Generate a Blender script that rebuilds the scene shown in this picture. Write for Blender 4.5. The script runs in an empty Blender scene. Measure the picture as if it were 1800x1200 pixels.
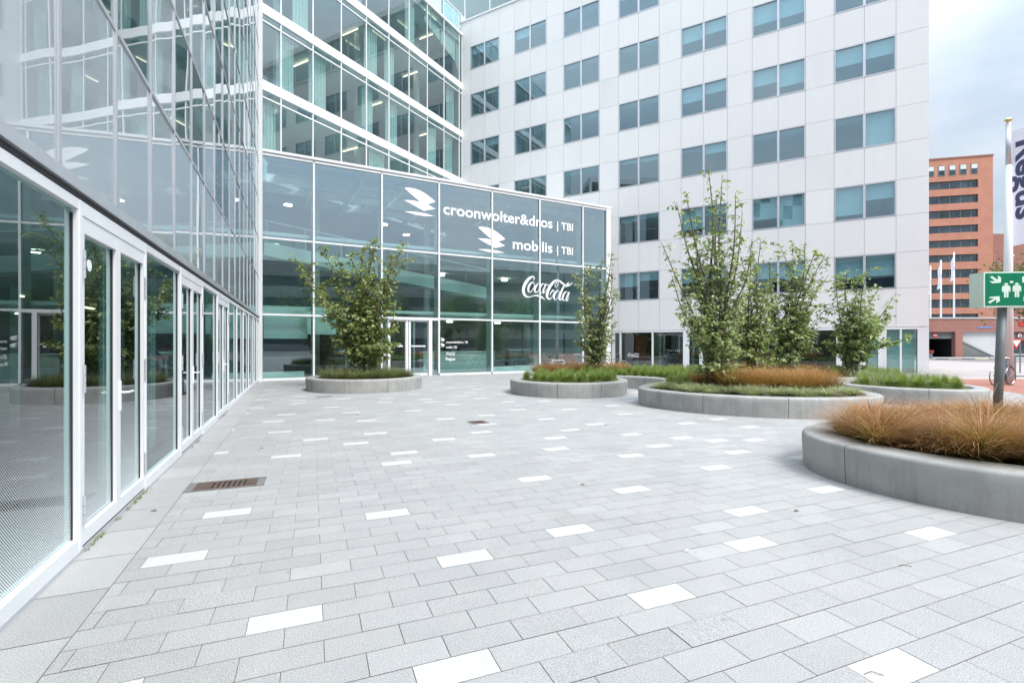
import bpy, bmesh, math, random
import numpy as np
from mathutils import Vector
random.seed(7); rng=np.random.default_rng(7)
R=math.radians; S=bpy.context.scene; COL=S.collection
FP=870.0; HZ=605.0; EYE=1.5
# ------------------------------------------------------------------ camera
cd=bpy.data.cameras.new('camera'); cam=bpy.data.objects.new('camera',cd); COL.objects.link(cam)
cam.location=(0,0,EYE); cam.rotation_euler=(R(90),0,0); cd.sensor_width=36; cd.lens=FP/1800*36
cd.shift_y=(HZ-600)/1800; cd.clip_end=2000; cd.clip_start=.05; S.camera=cam
# ------------------------------------------------------------------ materials
def newmat(n):
    m=bpy.data.materials.new(n); m.use_nodes=True; nt=m.node_tree; nt.nodes.clear()
    out=nt.nodes.new('ShaderNodeOutputMaterial'); return m,nt,out
def N(nt,t,**k):
    n=nt.nodes.new('ShaderNode'+t)
    for a,b in k.items():
        if a.startswith('i_'): n.inputs[a[2:].replace('_',' ')].default_value=b
        else: setattr(n,a,b)
    return n
def c4(c): return (c[0],c[1],c[2],1)
def mathn(nt,op,a,b=None,clamp=False):
    n=N(nt,'Math',operation=op,use_clamp=clamp)
    for i,v in enumerate((a,b)):
        if v is None: continue
        if isinstance(v,(int,float)): n.inputs[i].default_value=v
        else: nt.links.new(v,n.inputs[i])
    return n.outputs[0]
def mix(nt,fac,a,b,mode='MIX'):
    n=N(nt,'Mix',data_type='RGBA',blend_type=mode)
    for i,v in ((0,fac),(6,a),(7,b)):
        if isinstance(v,(int,float)): n.inputs[i].default_value=v
        elif isinstance(v,tuple): n.inputs[i].default_value=c4(v)
        else: nt.links.new(v,n.inputs[i])
    return n.outputs[2]
def ramp(nt,src,a,b):
    n=N(nt,'MapRange'); n.inputs[1].default_value=a; n.inputs[2].default_value=b; nt.links.new(src,n.inputs[0]); return n.outputs[0]
def noise(nt,scale,detail=3,vec=None,rough=.5):
    n=N(nt,'TexNoise'); n.inputs['Scale'].default_value=scale; n.inputs['Detail'].default_value=detail; n.inputs['Roughness'].default_value=rough
    if vec is None: vec=N(nt,'TexCoord').outputs['Object']
    nt.links.new(vec,n.inputs['Vector']); return n.outputs['Fac']
def solid(n,col,rough=.6,metal=0,var=.1,vscale=3,fine=0,fscale=120,bump=0,bscale=80,spec=.5):
    m,nt,out=newmat(n); p=N(nt,'BsdfPrincipled'); nt.links.new(p.outputs[0],out.inputs[0])
    p.inputs['Roughness'].default_value=rough; p.inputs['Metallic'].default_value=metal; p.inputs['Specular IOR Level'].default_value=spec
    c=tuple(col)
    f=ramp(nt,noise(nt,vscale,4),.3,.7)
    o=mix(nt,f,tuple(x*(1-var) for x in c),tuple(min(1,x*(1+var)) for x in c))
    if fine:
        g=ramp(nt,noise(nt,fscale,2),.35,.65); o=mix(nt,g,o,mix(nt,1.0,o,(1-fine,)*3,'MULTIPLY'))
    nt.links.new(o,p.inputs['Base Color'])
    if bump:
        b=N(nt,'Bump'); b.inputs['Strength'].default_value=bump; b.inputs['Distance'].default_value=.004
        nt.links.new(noise(nt,bscale,3),b.inputs['Height']); nt.links.new(b.outputs[0],p.inputs['Normal'])
    return m
def glass(n,tint,base=.1,ior=1.55,wave=.0,wscale=1.2,body=None,bodyfac=0.,gl=(.93,.97,1),dots=False):
    m,nt,out=newmat(n)
    g0=N(nt,'NewGeometry'); dt=N(nt,'VectorMath',operation='DOT_PRODUCT'); nt.links.new(g0.outputs['Normal'],dt.inputs[0]); nt.links.new(g0.outputs['Incoming'],dt.inputs[1])
    f0=((ior-1)/(ior+1))**2*1.9
    sch=mathn(nt,'POWER',mathn(nt,'SUBTRACT',1,mathn(nt,'ABSOLUTE',dt.outputs['Value']),True),4.2)
    frv=mathn(nt,'ADD',mathn(nt,'MULTIPLY',sch,1-f0),f0)
    g=N(nt,'BsdfGlossy'); g.inputs['Roughness'].default_value=0; g.inputs['Color'].default_value=c4(gl)
    if wave:
        geo=N(nt,'NewGeometry'); mp=N(nt,'Mapping'); mp.inputs['Scale'].default_value=(1,1,.55)
        nt.links.new(geo.outputs['Position'],mp.inputs['Vector'])
        b=N(nt,'Bump'); b.inputs['Strength'].default_value=1; b.inputs['Distance'].default_value=wave*1.0
        nt.links.new(noise(nt,wscale,1,mp.outputs[0]),b.inputs['Height']); nt.links.new(b.outputs[0],g.inputs['Normal'])
    fac=mathn(nt,'ADD',mathn(nt,'MULTIPLY',frv,1-base),base,True)
    t=N(nt,'BsdfTransparent'); t.inputs['Color'].default_value=c4(tint)
    under=t.outputs[0]
    if body:
        d=N(nt,'BsdfDiffuse'); d.inputs['Color'].default_value=c4(body)
        ms=N(nt,'MixShader'); ms.inputs[0].default_value=bodyfac; nt.links.new(t.outputs[0],ms.inputs[1]); nt.links.new(d.outputs[0],ms.inputs[2]); under=ms.outputs[0]
    if dots:   # ceramic dots printed on the lower part of the pane, uv in metres
        uv=N(nt,'UVMap'); sp=N(nt,'SeparateXYZ'); nt.links.new(uv.outputs[0],sp.inputs[0])
        P=.021
        row=mathn(nt,'FLOOR',mathn(nt,'DIVIDE',sp.outputs[1],P*.5))
        off=mathn(nt,'MULTIPLY',mathn(nt,'MODULO',row,2),.5)
        fx=mathn(nt,'SUBTRACT',mathn(nt,'FRACT',mathn(nt,'ADD',mathn(nt,'DIVIDE',sp.outputs[0],P),off)),.5)
        fy=mathn(nt,'MULTIPLY',mathn(nt,'SUBTRACT',mathn(nt,'FRACT',mathn(nt,'DIVIDE',sp.outputs[1],P*.5)),.5),.5)
        r2=mathn(nt,'SQRT',mathn(nt,'ADD',mathn(nt,'MULTIPLY',fx,fx),mathn(nt,'MULTIPLY',fy,fy)))
        mr=N(nt,'MapRange'); mr.inputs[1].default_value=.05; mr.inputs[2].default_value=1.25; mr.inputs[3].default_value=.33; mr.inputs[4].default_value=.0
        nt.links.new(sp.outputs[1],mr.inputs[0])
        inside=mathn(nt,'LESS_THAN',r2,mr.outputs[0])
        d2=N(nt,'BsdfDiffuse'); d2.inputs['Color'].default_value=(.8,.86,.87,1)
    ms=N(nt,'MixShader'); nt.links.new(fac,ms.inputs[0]); nt.links.new(under,ms.inputs[1]); nt.links.new(g.outputs[0],ms.inputs[2])
    fin=ms.outputs[0]
    if dots:
        m3=N(nt,'MixShader'); nt.links.new(inside,m3.inputs[0]); nt.links.new(fin,m3.inputs[1]); nt.links.new(d2.outputs[0],m3.inputs[2]); fin=m3.outputs[0]
    nt.links.new(fin,out.inputs[0]); return m
def emit(n,col,st):
    m,nt,out=newmat(n); e=N(nt,'Emission'); e.inputs[0].default_value=c4(col); e.inputs[1].default_value=st; nt.links.new(e.outputs[0],out.inputs[0]); return m
def attrmat(n,rough=.7,trans=0.,spec=.3,speckle=0,sscale=160,bump=0,large=0):
    m,nt,out=newmat(n); p=N(nt,'BsdfPrincipled'); p.inputs['Roughness'].default_value=rough; p.inputs['Specular IOR Level'].default_value=spec
    a=N(nt,'Attribute',attribute_name='Col'); c=a.outputs['Color']
    if speckle:
        f=ramp(nt,noise(nt,sscale,2,rough=.7),.36,.64); g=ramp(nt,noise(nt,sscale*.45,2),.3,.7)
        c=mix(nt,f,mix(nt,1.0,c,(1-speckle,)*3,'MULTIPLY'),mix(nt,1.0,c,(1+speckle*.6,)*3,'MULTIPLY'))
        c=mix(nt,g,c,mix(nt,1.0,c,(1-speckle*.35,)*3,'MULTIPLY'))
    if large:
        f=ramp(nt,noise(nt,.9,5,rough=.65),.32,.68); c=mix(nt,f,mix(nt,1.0,c,(1-large,1-large*.95,1-large*.9),'MULTIPLY'),c)
        f=ramp(nt,noise(nt,4.5,4,rough=.6),.5,.72); c=mix(nt,mathn(nt,'MULTIPLY',f,.5),c,mix(nt,1.0,c,(1.09,1.08,1.05),'MULTIPLY'))
    if large:
        tc=N(nt,'TexCoord'); v=N(nt,'TexVoronoi'); v.inputs['Scale'].default_value=2.3; nt.links.new(tc.outputs['Object'],v.inputs[0])
        c=mix(nt,mathn(nt,'MULTIPLY',mathn(nt,'LESS_THAN',v.outputs[0],.035),.35),c,(.16,.155,.15))
        f=ramp(nt,noise(nt,.33,6,rough=.75),.56,.66); c=mix(nt,mathn(nt,'MULTIPLY',f,.55),c,mix(nt,1.0,c,(.86,.85,.83),'MULTIPLY'))
    nt.links.new(c,p.inputs['Base Color']); res=p.outputs[0]
    if bump:
        b=N(nt,'Bump'); b.inputs['Strength'].default_value=bump; b.inputs['Distance'].default_value=.002
        nt.links.new(noise(nt,sscale,2),b.inputs['Height']); nt.links.new(b.outputs[0],p.inputs['Normal'])
    if trans:
        t=N(nt,'BsdfTranslucent'); nt.links.new(mix(nt,1.0,c,(1.3,1.35,.7),'MULTIPLY'),t.inputs[0])
        ms=N(nt,'MixShader'); ms.inputs[0].default_value=trans; nt.links.new(res,ms.inputs[1]); nt.links.new(t.outputs[0],ms.inputs[2]); res=ms.outputs[0]
    nt.links.new(res,out.inputs[0]); return m
def panelmat():
    m,nt,out=newmat('white_cladding'); p=N(nt,'BsdfPrincipled'); p.inputs['Roughness'].default_value=.38
    a=N(nt,'Attribute',attribute_name='Col'); geo=N(nt,'NewGeometry'); mp=N(nt,'Mapping'); mp.inputs['Scale'].default_value=(3.5,3.5,.22); nt.links.new(geo.outputs[0],mp.inputs[0])
    f=ramp(nt,noise(nt,1,4,mp.outputs[0],.7),.42,.72); c=mix(nt,mathn(nt,'MULTIPLY',f,.5),a.outputs[0],mix(nt,1.0,a.outputs[0],(.95,.957,.965),'MULTIPLY'))
    f=ramp(nt,noise(nt,.35,3,geo.outputs[0]),.35,.65); c=mix(nt,f,mix(nt,1.0,c,(.965,.97,.975),'MULTIPLY'),c)
    nt.links.new(c,p.inputs['Base Color']); nt.links.new(p.outputs[0],out.inputs[0]); return m
def brickmat(n,c1,c2,mortar,scale):
    m,nt,out=newmat(n); p=N(nt,'BsdfPrincipled'); p.inputs['Roughness'].default_value=.85
    uv=N(nt,'UVMap'); b=N(nt,'TexBrick'); b.inputs['Scale'].default_value=1; b.inputs['Brick Width'].default_value=.22*scale; b.inputs['Row Height'].default_value=.075*scale; b.inputs['Mortar Size'].default_value=.008*scale
    b.inputs['Color1'].default_value=c4(c1); b.inputs['Color2'].default_value=c4(c2); b.inputs['Mortar'].default_value=c4(mortar)
    nt.links.new(uv.outputs[0],b.inputs['Vector'])
    f=ramp(nt,noise(nt,.5,4,uv.outputs[0]),.3,.7); o=mix(nt,f,b.outputs[0],mix(nt,1.0,b.outputs[0],(.86,.84,.84),'MULTIPLY'))
    nt.links.new(o,p.inputs['Base Color']); nt.links.new(p.outputs[0],out.inputs[0]); return m
def concrete(n,col):
    m,nt,out=newmat(n); p=N(nt,'BsdfPrincipled'); p.inputs['Roughness'].default_value=.62
    f=ramp(nt,noise(nt,2.2,5,rough=.62),.3,.72); o=mix(nt,f,tuple(x*.80 for x in col),tuple(x*1.12 for x in col))
    tc=N(nt,'TexCoord'); mp=N(nt,'Mapping'); mp.inputs['Scale'].default_value=(9,9,.8); nt.links.new(tc.outputs['Object'],mp.inputs[0])
    g=ramp(nt,noise(nt,1,4,mp.outputs[0],.7),.48,.74); o=mix(nt,mathn(nt,'MULTIPLY',g,.75),o,mix(nt,1.0,o,(.72,.73,.72),'MULTIPLY'))
    h=ramp(nt,noise(nt,60,3),.35,.7); o=mix(nt,h,o,mix(nt,1.0,o,(.93,.93,.93),'MULTIPLY'))
    v=N(nt,'TexVoronoi'); v.inputs['Scale'].default_value=14; nt.links.new(tc.outputs['Object'],v.inputs[0])
    k=mathn(nt,'LESS_THAN',v.outputs[0],.045); o=mix(nt,mathn(nt,'MULTIPLY',k,.5),o,(.12,.12,.12))
    nt.links.new(o,p.inputs['Base Color'])
    b=N(nt,'Bump'); b.inputs['Strength'].default_value=.25; b.inputs['Distance'].default_value=.004; nt.links.new(noise(nt,25,4),b.inputs['Height']); nt.links.new(b.outputs[0],p.inputs['Normal'])
    nt.links.new(p.outputs[0],out.inputs[0]); return m
M={}
M['white']=solid('white_powder_coat',(.78,.80,.82),.35,0,.03,2)
M['silver']=solid('silver_anodised',(.62,.64,.68),.32,.55,.05,3)
M['mull']=solid('grey_mullion',(.50,.52,.56),.35,.3,.05,3)
M['dark']=solid('dark_gap',(.03,.03,.035),.7)
M['steel']=solid('brushed_steel',(.6,.61,.62),.25,.9,.05,6)
M['clad']=panelmat()
M['clear']=glass('clear_teal_glass',(.50,.74,.71),.07,1.55,.0022,.9)
M['clear_flat']=glass('clear_glass_flat',(.50,.77,.74),.09,1.6,.0012,.9)
M['lobbyg']=glass('lobby_glass',(.70,.89,.88),.30,1.6,.0010,.8,gl=(.74,.90,1))
M['lobbylow']=glass('lobby_glass_lower',(.62,.86,.82),.17,1.6,.0010,.8,gl=(.74,.90,.97))
M['towerg']=glass('tower_glass',(.62,.81,.79),.13,1.6,.0007,.6,gl=(.80,.90,.93))
M['wing']=glass('window_glass_blue',(.58,.82,.86),.22,1.6,.0006,.7,gl=(.62,.82,.92))
M['pale']=glass('fritted_pale_glass',(.5,.7,.7),.06,1.55,.0022,.9,body=(.47,.52,.555),bodyfac=.88)
M['dots']=glass('dotted_glass',(.50,.76,.72),.07,1.55,.001,.8,dots=True)
M['railg']=glass('rail_glass',(.84,.92,.91),.06,1.5,gl=(.8,.86,.88))
M['curtain']=solid('pale_curtain',(.66,.70,.70),.9,0,.08,9)
M['blind']=solid('roller_blind',(.78,.84,.85),.85,0,.04,3)
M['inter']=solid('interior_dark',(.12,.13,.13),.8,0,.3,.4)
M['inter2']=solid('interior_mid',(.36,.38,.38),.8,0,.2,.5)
M['ceil']=solid('interior_ceiling',(.6,.62,.62),.8,0,.08,.6)
M['ifloor']=solid('interior_floor',(.22,.20,.18),.4,0,.15,.6)
M['iwhite']=solid('interior_white',(.66,.70,.69),.6,0,.05,2)
M['wood']=solid('dark_wood',(.16,.10,.06),.5,0,.25,5)
M['lamp']=emit('lamp_warm',(1,.80,.55),2.0); M['lampw']=emit('lamp_white',(1,.93,.8),9)
M['vinyl']=solid('white_vinyl',(.86,.87,.88),.5,0,.01)
M['conc']=concrete('planter_concrete',(.385,.385,.37))
M['soil']=solid('soil',(.12,.095,.075),.95,0,.35,18,.4,60,.8,30)
M['grass']=attrmat('grass_blades',.6,.25,.25); M['leaf']=attrmat('leaves',.5,.32,.35)
M['bark']=solid('bark',(.16,.13,.11),.9,0,.3,12,.2,60,.5,40)
M['pave']=attrmat('granite_pavers',.75,0,.3,.48,230,.12,.12)
M['joint']=solid('joint_sand',(.21,.20,.185),.95)
M['rust']=solid('rusted_iron',(.15,.10,.08),.8,.2,.35,14,.4,90,.5,60)
M['castgrey']=solid('grey_cast_frame',(.22,.22,.22),.8,.1,.2,10,.3,100)
M['green']=solid('sign_green',(.0,.19,.095),.35,0,.06,6); M['lum']=solid('sign_luminous',(.66,.80,.70),.5)
M['pole']=solid('grey_paint_pole',(.20,.225,.24),.5,.2,.15,6,.15,80)
M['flagc']=solid('flag_cloth',(.74,.76,.86),.8,0,.03,2); M['ink']=solid('navy_ink',(.045,.05,.12),.7)
M['gold']=solid('gold_ball',(.75,.62,.30),.3,.8)
M['brickO']=brickmat('orange_brick_far',(.56,.245,.165),(.52,.22,.145),(.52,.27,.19),3)
M['brickD']=brickmat('dark_red_brick',(.36,.155,.12),(.30,.125,.10),(.36,.22,.18),1.6)
M['asph']=solid('asphalt',(.20,.20,.20),.9,0,.15,.4,.2,60)
M['pink']=solid('pale_pink_road',(.40,.36,.35),.9,0,.08,.5,.15,30)
M['redpave']=brickmat('red_clinker_paving',(.42,.17,.12),(.36,.14,.10),(.28,.17,.14),1.2)
M['gwall']=solid('grey_wall_panel',(.52,.54,.55),.8,0,.06,.6)
M['blk']=solid('black_void',(.012,.012,.014),.9)
M['red']=solid('red_paint',(.55,.03,.03),.45); M['redp']=solid('red_panel',(.40,.05,.03),.6,0,.2,4)
M['yel']=solid('yellow_white_paint',(.75,.68,.45),.7)
M['tyre']=solid('rubber',(.025,.025,.025),.8); M['blue']=solid('blue_paint',(.03,.20,.36),.35)
M['grey1']=solid('grey_render',(.30,.31,.32),.8,0,.1,.3); M['fwin']=glass('far_window',(.14,.2,.24),.14,1.6,.0)
M['fwin2']=solid('far_window_dark',(.045,.07,.09),.18,0,.5,.35)
M['bluep']=solid('blue_plate',(.16,.25,.55),.5)
# ------------------------------------------------------------------ mesh helper
class Frame:
    def __init__(s,ox,oy,dx,dy,nx,ny):
        l=math.hypot(dx,dy); s.o=(ox,oy); s.d=(dx/l,dy/l); l=math.hypot(nx,ny); s.n=(nx/l,ny/l)
    def p(s,a,n,z): return (s.o[0]+s.d[0]*a+s.n[0]*n, s.o[1]+s.d[1]*a+s.n[1]*n, z)
    def px(s,x,n=0):
        r=(x-900)/FP; ox=s.o[0]+s.n[0]*n; oy=s.o[1]+s.n[1]*n
        return (r*oy-ox)/(s.d[0]-r*s.d[1])
    def pz(s,x,y,n=0):
        a=s.px(x,n); Y=s.p(a,n,0)[1]; return a,EYE+(HZ-y)/FP*Y
W=Frame(0,0,1,0,0,1)
def gp(x,y,z=0):   # ground point of a pixel at height z
    d=FP*(EYE-z)/(y-HZ); return ((x-900)/FP*d,d)
def at(x,Y): return (x-900)/FP*Y
def zat(y,Y): return EYE+(HZ-y)/FP*Y
class MB:
    def __init__(s): s.v=[]; s.f=[]; s.c=[]; s.uv={}; s.smooth=False
    def quad(s,a,b,c,d,col=None,uv=None):
        i=len(s.v); s.v+=[a,b,c,d]; s.f.append((i,i+1,i+2,i+3)); s.c.append(col)
        if uv: s.uv[len(s.f)-1]=uv
        return s
    def poly(s,pts,col=None):
        i=len(s.v); s.v+=list(pts); s.f.append(tuple(range(i,i+len(pts)))); s.c.append(col); return s
    def box(s,F,a0,a1,n0,n1,z0,z1,col=None,uv=True):
        i=len(s.v)
        for z in (z0,z1):
            for (a,n) in ((a0,n0),(a1,n0),(a1,n1),(a0,n1)): s.v.append(F.p(a,n,z))
        L=a1-a0; D=n1-n0
        fs=[((0,1,2,3),((a0,n0),(a1,n0),(a1,n1),(a0,n1))),((4,5,6,7),((a0,n0),(a1,n0),(a1,n1),(a0,n1))),
            ((0,1,5,4),((a0,z0),(a1,z0),(a1,z1),(a0,z1))),((3,2,6,7),((a0,z0),(a1,z0),(a1,z1),(a0,z1))),
            ((0,3,7,4),((n0,z0),(n1,z0),(n1,z1),(n0,z1))),((1,2,6,5),((n0,z0),(n1,z0),(n1,z1),(n0,z1)))]
        for q,u in fs: s.f.append(tuple(i+k for k in q)); s.c.append(col); s.uv[len(s.f)-1]=u
        return s
    def prism(s,F,pts,n0,n1,col=None):   # polygon in (a,z) of a frame, thickness n
        k=len(pts); i=len(s.v)
        for n in (n0,n1): s.v+=[F.p(a,n,z) for a,z in pts]
        s.f.append(tuple(range(i,i+k))); s.c.append(col); s.f.append(tuple(range(i+2*k-1,i+k-1,-1))); s.c.append(col)
        for j in range(k): s.f.append((i+j,i+(j+1)%k,i+k+(j+1)%k,i+k+j)); s.c.append(col)
        return s
    def ext(s,pts,z0,z1,col=None):       # polygon in plan
        k=len(pts); i=len(s.v)
        for z in (z0,z1): s.v+=[(x,y,z) for x,y in pts]
        s.f.append(tuple(range(i,i+k))); s.c.append(col); s.f.append(tuple(range(i+2*k-1,i+k-1,-1))); s.c.append(col)
        for j in range(k): s.f.append((i+j,i+(j+1)%k,i+k+(j+1)%k,i+k+j)); s.c.append(col)
        return s
    def tube(s,pts,rad,n=8,cap=True):
        pts=[Vector(p) for p in pts]
        if not isinstance(rad,(list,tuple)): rad=[rad]*len(pts)
        i0=len(s.v); ref=None
        for k,p in enumerate(pts):
            t=(pts[min(k+1,len(pts)-1)]-pts[max(k-1,0)]).normalized()
            if ref is None: ref=Vector((0,0,1)) if abs(t.z)<.9 else Vector((1,0,0))
            u=t.cross(ref).normalized(); w=u.cross(t).normalized(); ref=w
            for j in range(n):
                a=2*math.pi*j/n; s.v.append(tuple(p+(u*math.cos(a)+w*math.sin(a))*rad[k]))
        for k in range(len(pts)-1):
            for j in range(n):
                a=i0+k*n+j; b=i0+k*n+(j+1)%n; s.f.append((a,b,b+n,a+n)); s.c.append(None)
        if cap:
            s.f.append(tuple(i0+j for j in range(n))); s.c.append(None); e=i0+(len(pts)-1)*n; s.f.append(tuple(e+j for j in range(n))); s.c.append(None)
        return s
    def lathe(s,c,prof,n=24):  # prof list (r,z) around vertical through c
        i0=len(s.v)
        for r,z in prof:
            for j in range(n):
                a=2*math.pi*j/n; s.v.append((c[0]+r*math.cos(a),c[1]+r*math.sin(a),c[2]+z))
        for k in range(len(prof)-1):
            for j in range(n):
                a=i0+k*n+j; b=i0+k*n+(j+1)%n; s.f.append((a,b,b+n,a+n)); s.c.append(None)
        s.f.append(tuple(i0+j for j in range(n))); s.c.append(None); e=i0+(len(prof)-1)*n; s.f.append(tuple(e+j for j in range(n))); s.c.append(None)
        return s
    def build(s,name,mat,parent=None,smooth=False,fixn=True):
        me=bpy.data.meshes.new(name); me.from_pydata(s.v,[],s.f)
        if any(c is not None for c in s.c):
            ca=me.color_attributes.new('Col','FLOAT_COLOR','CORNER'); k=0; arr=[]
            for f,c in zip(s.f,s.c): arr+=list(c4(c or (.5,.5,.5)))*len(f)
            ca.data.foreach_set('color',arr)
        if s.uv:
            uvl=me.uv_layers.new(name='UVMap'); arr=[]
            for k,f in enumerate(s.f):
                u=s.uv.get(k)
                if u and len(u)==len(f): 
                    for q in u: arr+=list(q)
                else: arr+=[0,0]*len(f)
            uvl.data.foreach_set('uv',arr)
        me.materials.append(mat if not isinstance(mat,str) else M[mat])
        if fixn:
            bm=bmesh.new(); bm.from_mesh(me); bmesh.ops.recalc_face_normals(bm,faces=bm.faces); bm.to_mesh(me); bm.free()
        if smooth: me.polygons.foreach_set('use_smooth',[True]*len(me.polygons))
        return link(bpy.data.objects.new(name,me),parent)
def link(o,parent=None):
    COL.objects.link(o)
    if parent is not None:
        o.parent=parent; o.matrix_parent_inverse=parent.matrix_basis.inverted() if parent.type=='EMPTY' else o.matrix_parent_inverse
    return o
def tag(o,label=None,cat=None,group=None,kind=None):
    if label: o['label']=label
    if cat: o['category']=cat
    if group: o['group']=group
    if kind: o['kind']=kind
    return o
def thing(name,label,cat,loc=(0,0,0),group=None):
    o=bpy.data.objects.new(name,None); o.empty_display_size=.1; COL.objects.link(o); o.location=loc
    bpy.context.view_layer.update() if False else None
    return tag(o,label,cat,group)
def struct(o): o['kind']='structure'; return o
def npmesh(name,V,F,mat,parent=None,C=None,smooth=False):
    """V (n,3), F (m,k) equal-size faces, C per-vertex colour"""
    me=bpy.data.meshes.new(name); k=F.shape[1]
    me.vertices.add(len(V)); me.vertices.foreach_set('co',V.astype(np.float32).ravel())
    me.loops.add(F.size); me.loops.foreach_set('vertex_index',F.astype(np.int32).ravel())
    me.polygons.add(len(F)); me.polygons.foreach_set('loop_start',np.arange(0,F.size,k,dtype=np.int32)); me.polygons.foreach_set('loop_total',np.full(len(F),k,dtype=np.int32))
    if C is not None:
        ca=me.color_attributes.new('Col','FLOAT_COLOR','POINT'); ca.data.foreach_set('color',np.hstack([C,np.ones((len(C),1))]).astype(np.float32).ravel())
    me.update(calc_edges=True)
    if smooth: me.polygons.foreach_set('use_smooth',[True]*len(F))
    me.materials.append(M[mat]); return link(bpy.data.objects.new(name,me),parent)
# frames of the facades
FA=Frame(-1.587,0,-.397,.918,.918,.397)
K=(-3.775,36.9)
FC=Frame(K[0],K[1],-.494,-.8695,.8695,-.494)
FB=Frame(K[0],K[1],.8625,-.506,-.506,-.8625)
FD=Frame(-10.33,20.3,.880,.475,.475,-.880)
# ------------------------------------------------------------------ lettering
def text_mesh(txt,bold=0.):
    cu=bpy.data.curves.new('t','FONT'); cu.body=txt; cu.size=1; cu.offset=bold; cu.resolution_u=4
    o=bpy.data.objects.new('t',cu); COL.objects.link(o); dg=bpy.context.evaluated_depsgraph_get(); dg.update()
    me=bpy.data.meshes.new_from_object(o.evaluated_get(dg)); bpy.data.objects.remove(o)
    V=[tuple(v.co) for v in me.vertices]; F=[tuple(p.vertices) for p in me.polygons]; bpy.data.meshes.remove(me); return V,F
def put_text(txt,F,a0,a1,z0,n,h=None,bold=.02,mat='vinyl',parent=None,name='lettering',fn=None):
    V,Fc=text_mesh(txt,bold); xs=[v[0] for v in V]; w=max(xs)-min(xs); sx=(a1-a0)/w; sz=(h if h else sx)
    m=MB()
    for k in (0,1): m.v+=[F.p(a0+(v[0]-min(xs))*sx,n+.004*k,z0+v[1]*sz) if fn is None else fn(v,k) for v in V]
    m.f=[f for f in Fc]+[tuple(i+len(V) for i in f) for f in Fc]; m.c=[None]*len(m.f)
    return m.build(name,mat,parent,fixn=False)
def smoothpts(P,n=6,closed=False):
    out=[]; k=len(P)
    rngk=range(k) if closed else range(k-1)
    for i in rngk:
        g=lambda j: np.array(P[j%k] if closed else P[min(max(j,0),k-1)],float)
        p0,p1,p2,p3=g(i-1),g(i),g(i+1),g(i+2)
        for t in np.arange(n)/n: out.append(.5*((2*p1)+(-p0+p2)*t+(2*p0-5*p1+4*p2-p3)*t*t+(-p0+3*p1-3*p2+p3)*t**3))
    if not closed: out.append(np.array(P[-1],float))
    return out
def ribbon(P,n=6,closed=False):   # P=(x,y,w)->quads
    Q=smoothpts(P,n,closed); k=len(Q); L=[];Rr=[]
    for i,q in enumerate(Q):
        a=Q[(i-1)%k] if closed else Q[max(i-1,0)]; b=Q[(i+1)%k] if closed else Q[min(i+1,k-1)]
        t=np.array([b[0]-a[0],b[1]-a[1]]); t/=max(1e-6,np.hypot(*t)); nn=np.array([-t[1],t[0]])*max(q[2],2)/2
        L.append((q[0]+nn[0],q[1]+nn[1])); Rr.append((q[0]-nn[0],q[1]-nn[1]))
    fs=[]
    for i in range(k if closed else k-1): j=(i+1)%k; fs.append((L[i],L[j],Rr[j],Rr[i]))
    return fs
def oval(cx,cy,rx,ry,sl,wa,wb,ph=0.):
    P=[]
    for i in range(10):
        a=2*math.pi*i/10; x=rx*math.cos(a); y=ry*math.sin(a); w=wb+(wa-wb)*max(0,math.cos(a-math.pi+ph))
        P.append((cx+x-sl*y,cy+y,w))
    return P
SCRIPT=[]   # pixels of an 1800-wide enlargement of the script lettering, y down
def _sc():
    S_=SCRIPT
    S_+=ribbon([(545,395,8),(575,365,14),(577,335,26),(535,312,32),(450,355,56),(360,455,70),(305,570,72),(305,670,66),(355,745,46),(430,765,22),(520,745,18),(610,722,22),(690,730,44),(770,755,40),(860,803,3)],8)
    S_+=ribbon(oval(500,545,68,110,.38,50,16),5,True)
    S_+=ribbon([(560,455,10),(600,500,10),(650,470,10)],5)
    S_+=ribbon([(720,470,30),(700,445,14),(640,490,34),(590,590,46),(600,645,36),(660,640,14),(720,570,8)],7)
    S_+=ribbon(oval(775,560,62,108,.38,48,14),5,True)
    S_+=ribbon([(890,445,30),(850,520,40),(810,610,42),(820,655,28),(860,620,10),(895,560,6)],6)
    S_+=ribbon([(915,492,8),(940,475,26),(965,455,8)],4)
    S_+=ribbon([(1150,520,10),(1120,490,14),(1150,420,14),(1200,370,14),(1205,440,12),(1150,520,10)],6)
    S_+=ribbon([(1230,350,10),(1170,350,30),(1080,400,56),(980,520,66),(920,640,66),(910,730,60),(960,785,34),(1030,755,14),(1080,670,10),(1095,590,14),(1060,590,30),(1000,660,20),(985,700,14)],8)
    S_+=ribbon([(1170,350,20),(1240,360,34),(1320,410,44),(1390,440,30)],6)
    S_+=ribbon(oval(1165,690,62,105,.34,46,12),5,True)
    S_+=ribbon([(1240,610,8),(1280,590,8),(1340,520,10),(1420,440,14),(1500,385,18),(1480,420,14),(1420,460,10)],6)
    S_+=ribbon([(1400,430,30),(1330,530,46),(1270,660,48),(1240,760,46),(1280,790,24),(1320,740,10)],7)
    S_+=ribbon([(1400,490,20),(1470,460,30),(1540,430,26),(1600,375,5)],6)
    S_+=ribbon(oval(1400,700,60,104,.34,46,12),5,True)
    S_+=ribbon([(1515,600,30),(1475,680,42),(1430,770,40),(1450,800,24),(1490,760,10),(1510,710,6)],6)
_sc()
def put_script(F,a0,a1,zc,n,mat,parent,sy=1.0,name='script_lettering'):
    sc=(a1-a0)/(1600-265); m=MB()
    for q in SCRIPT:
        for k in (0,1): m.poly([F.p(a0+(x-265)*sc,n+.004*k,zc-(y-560)*sc*sy) for x,y in q])
    return m.build(name,mat,parent,fixn=False)
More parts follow.
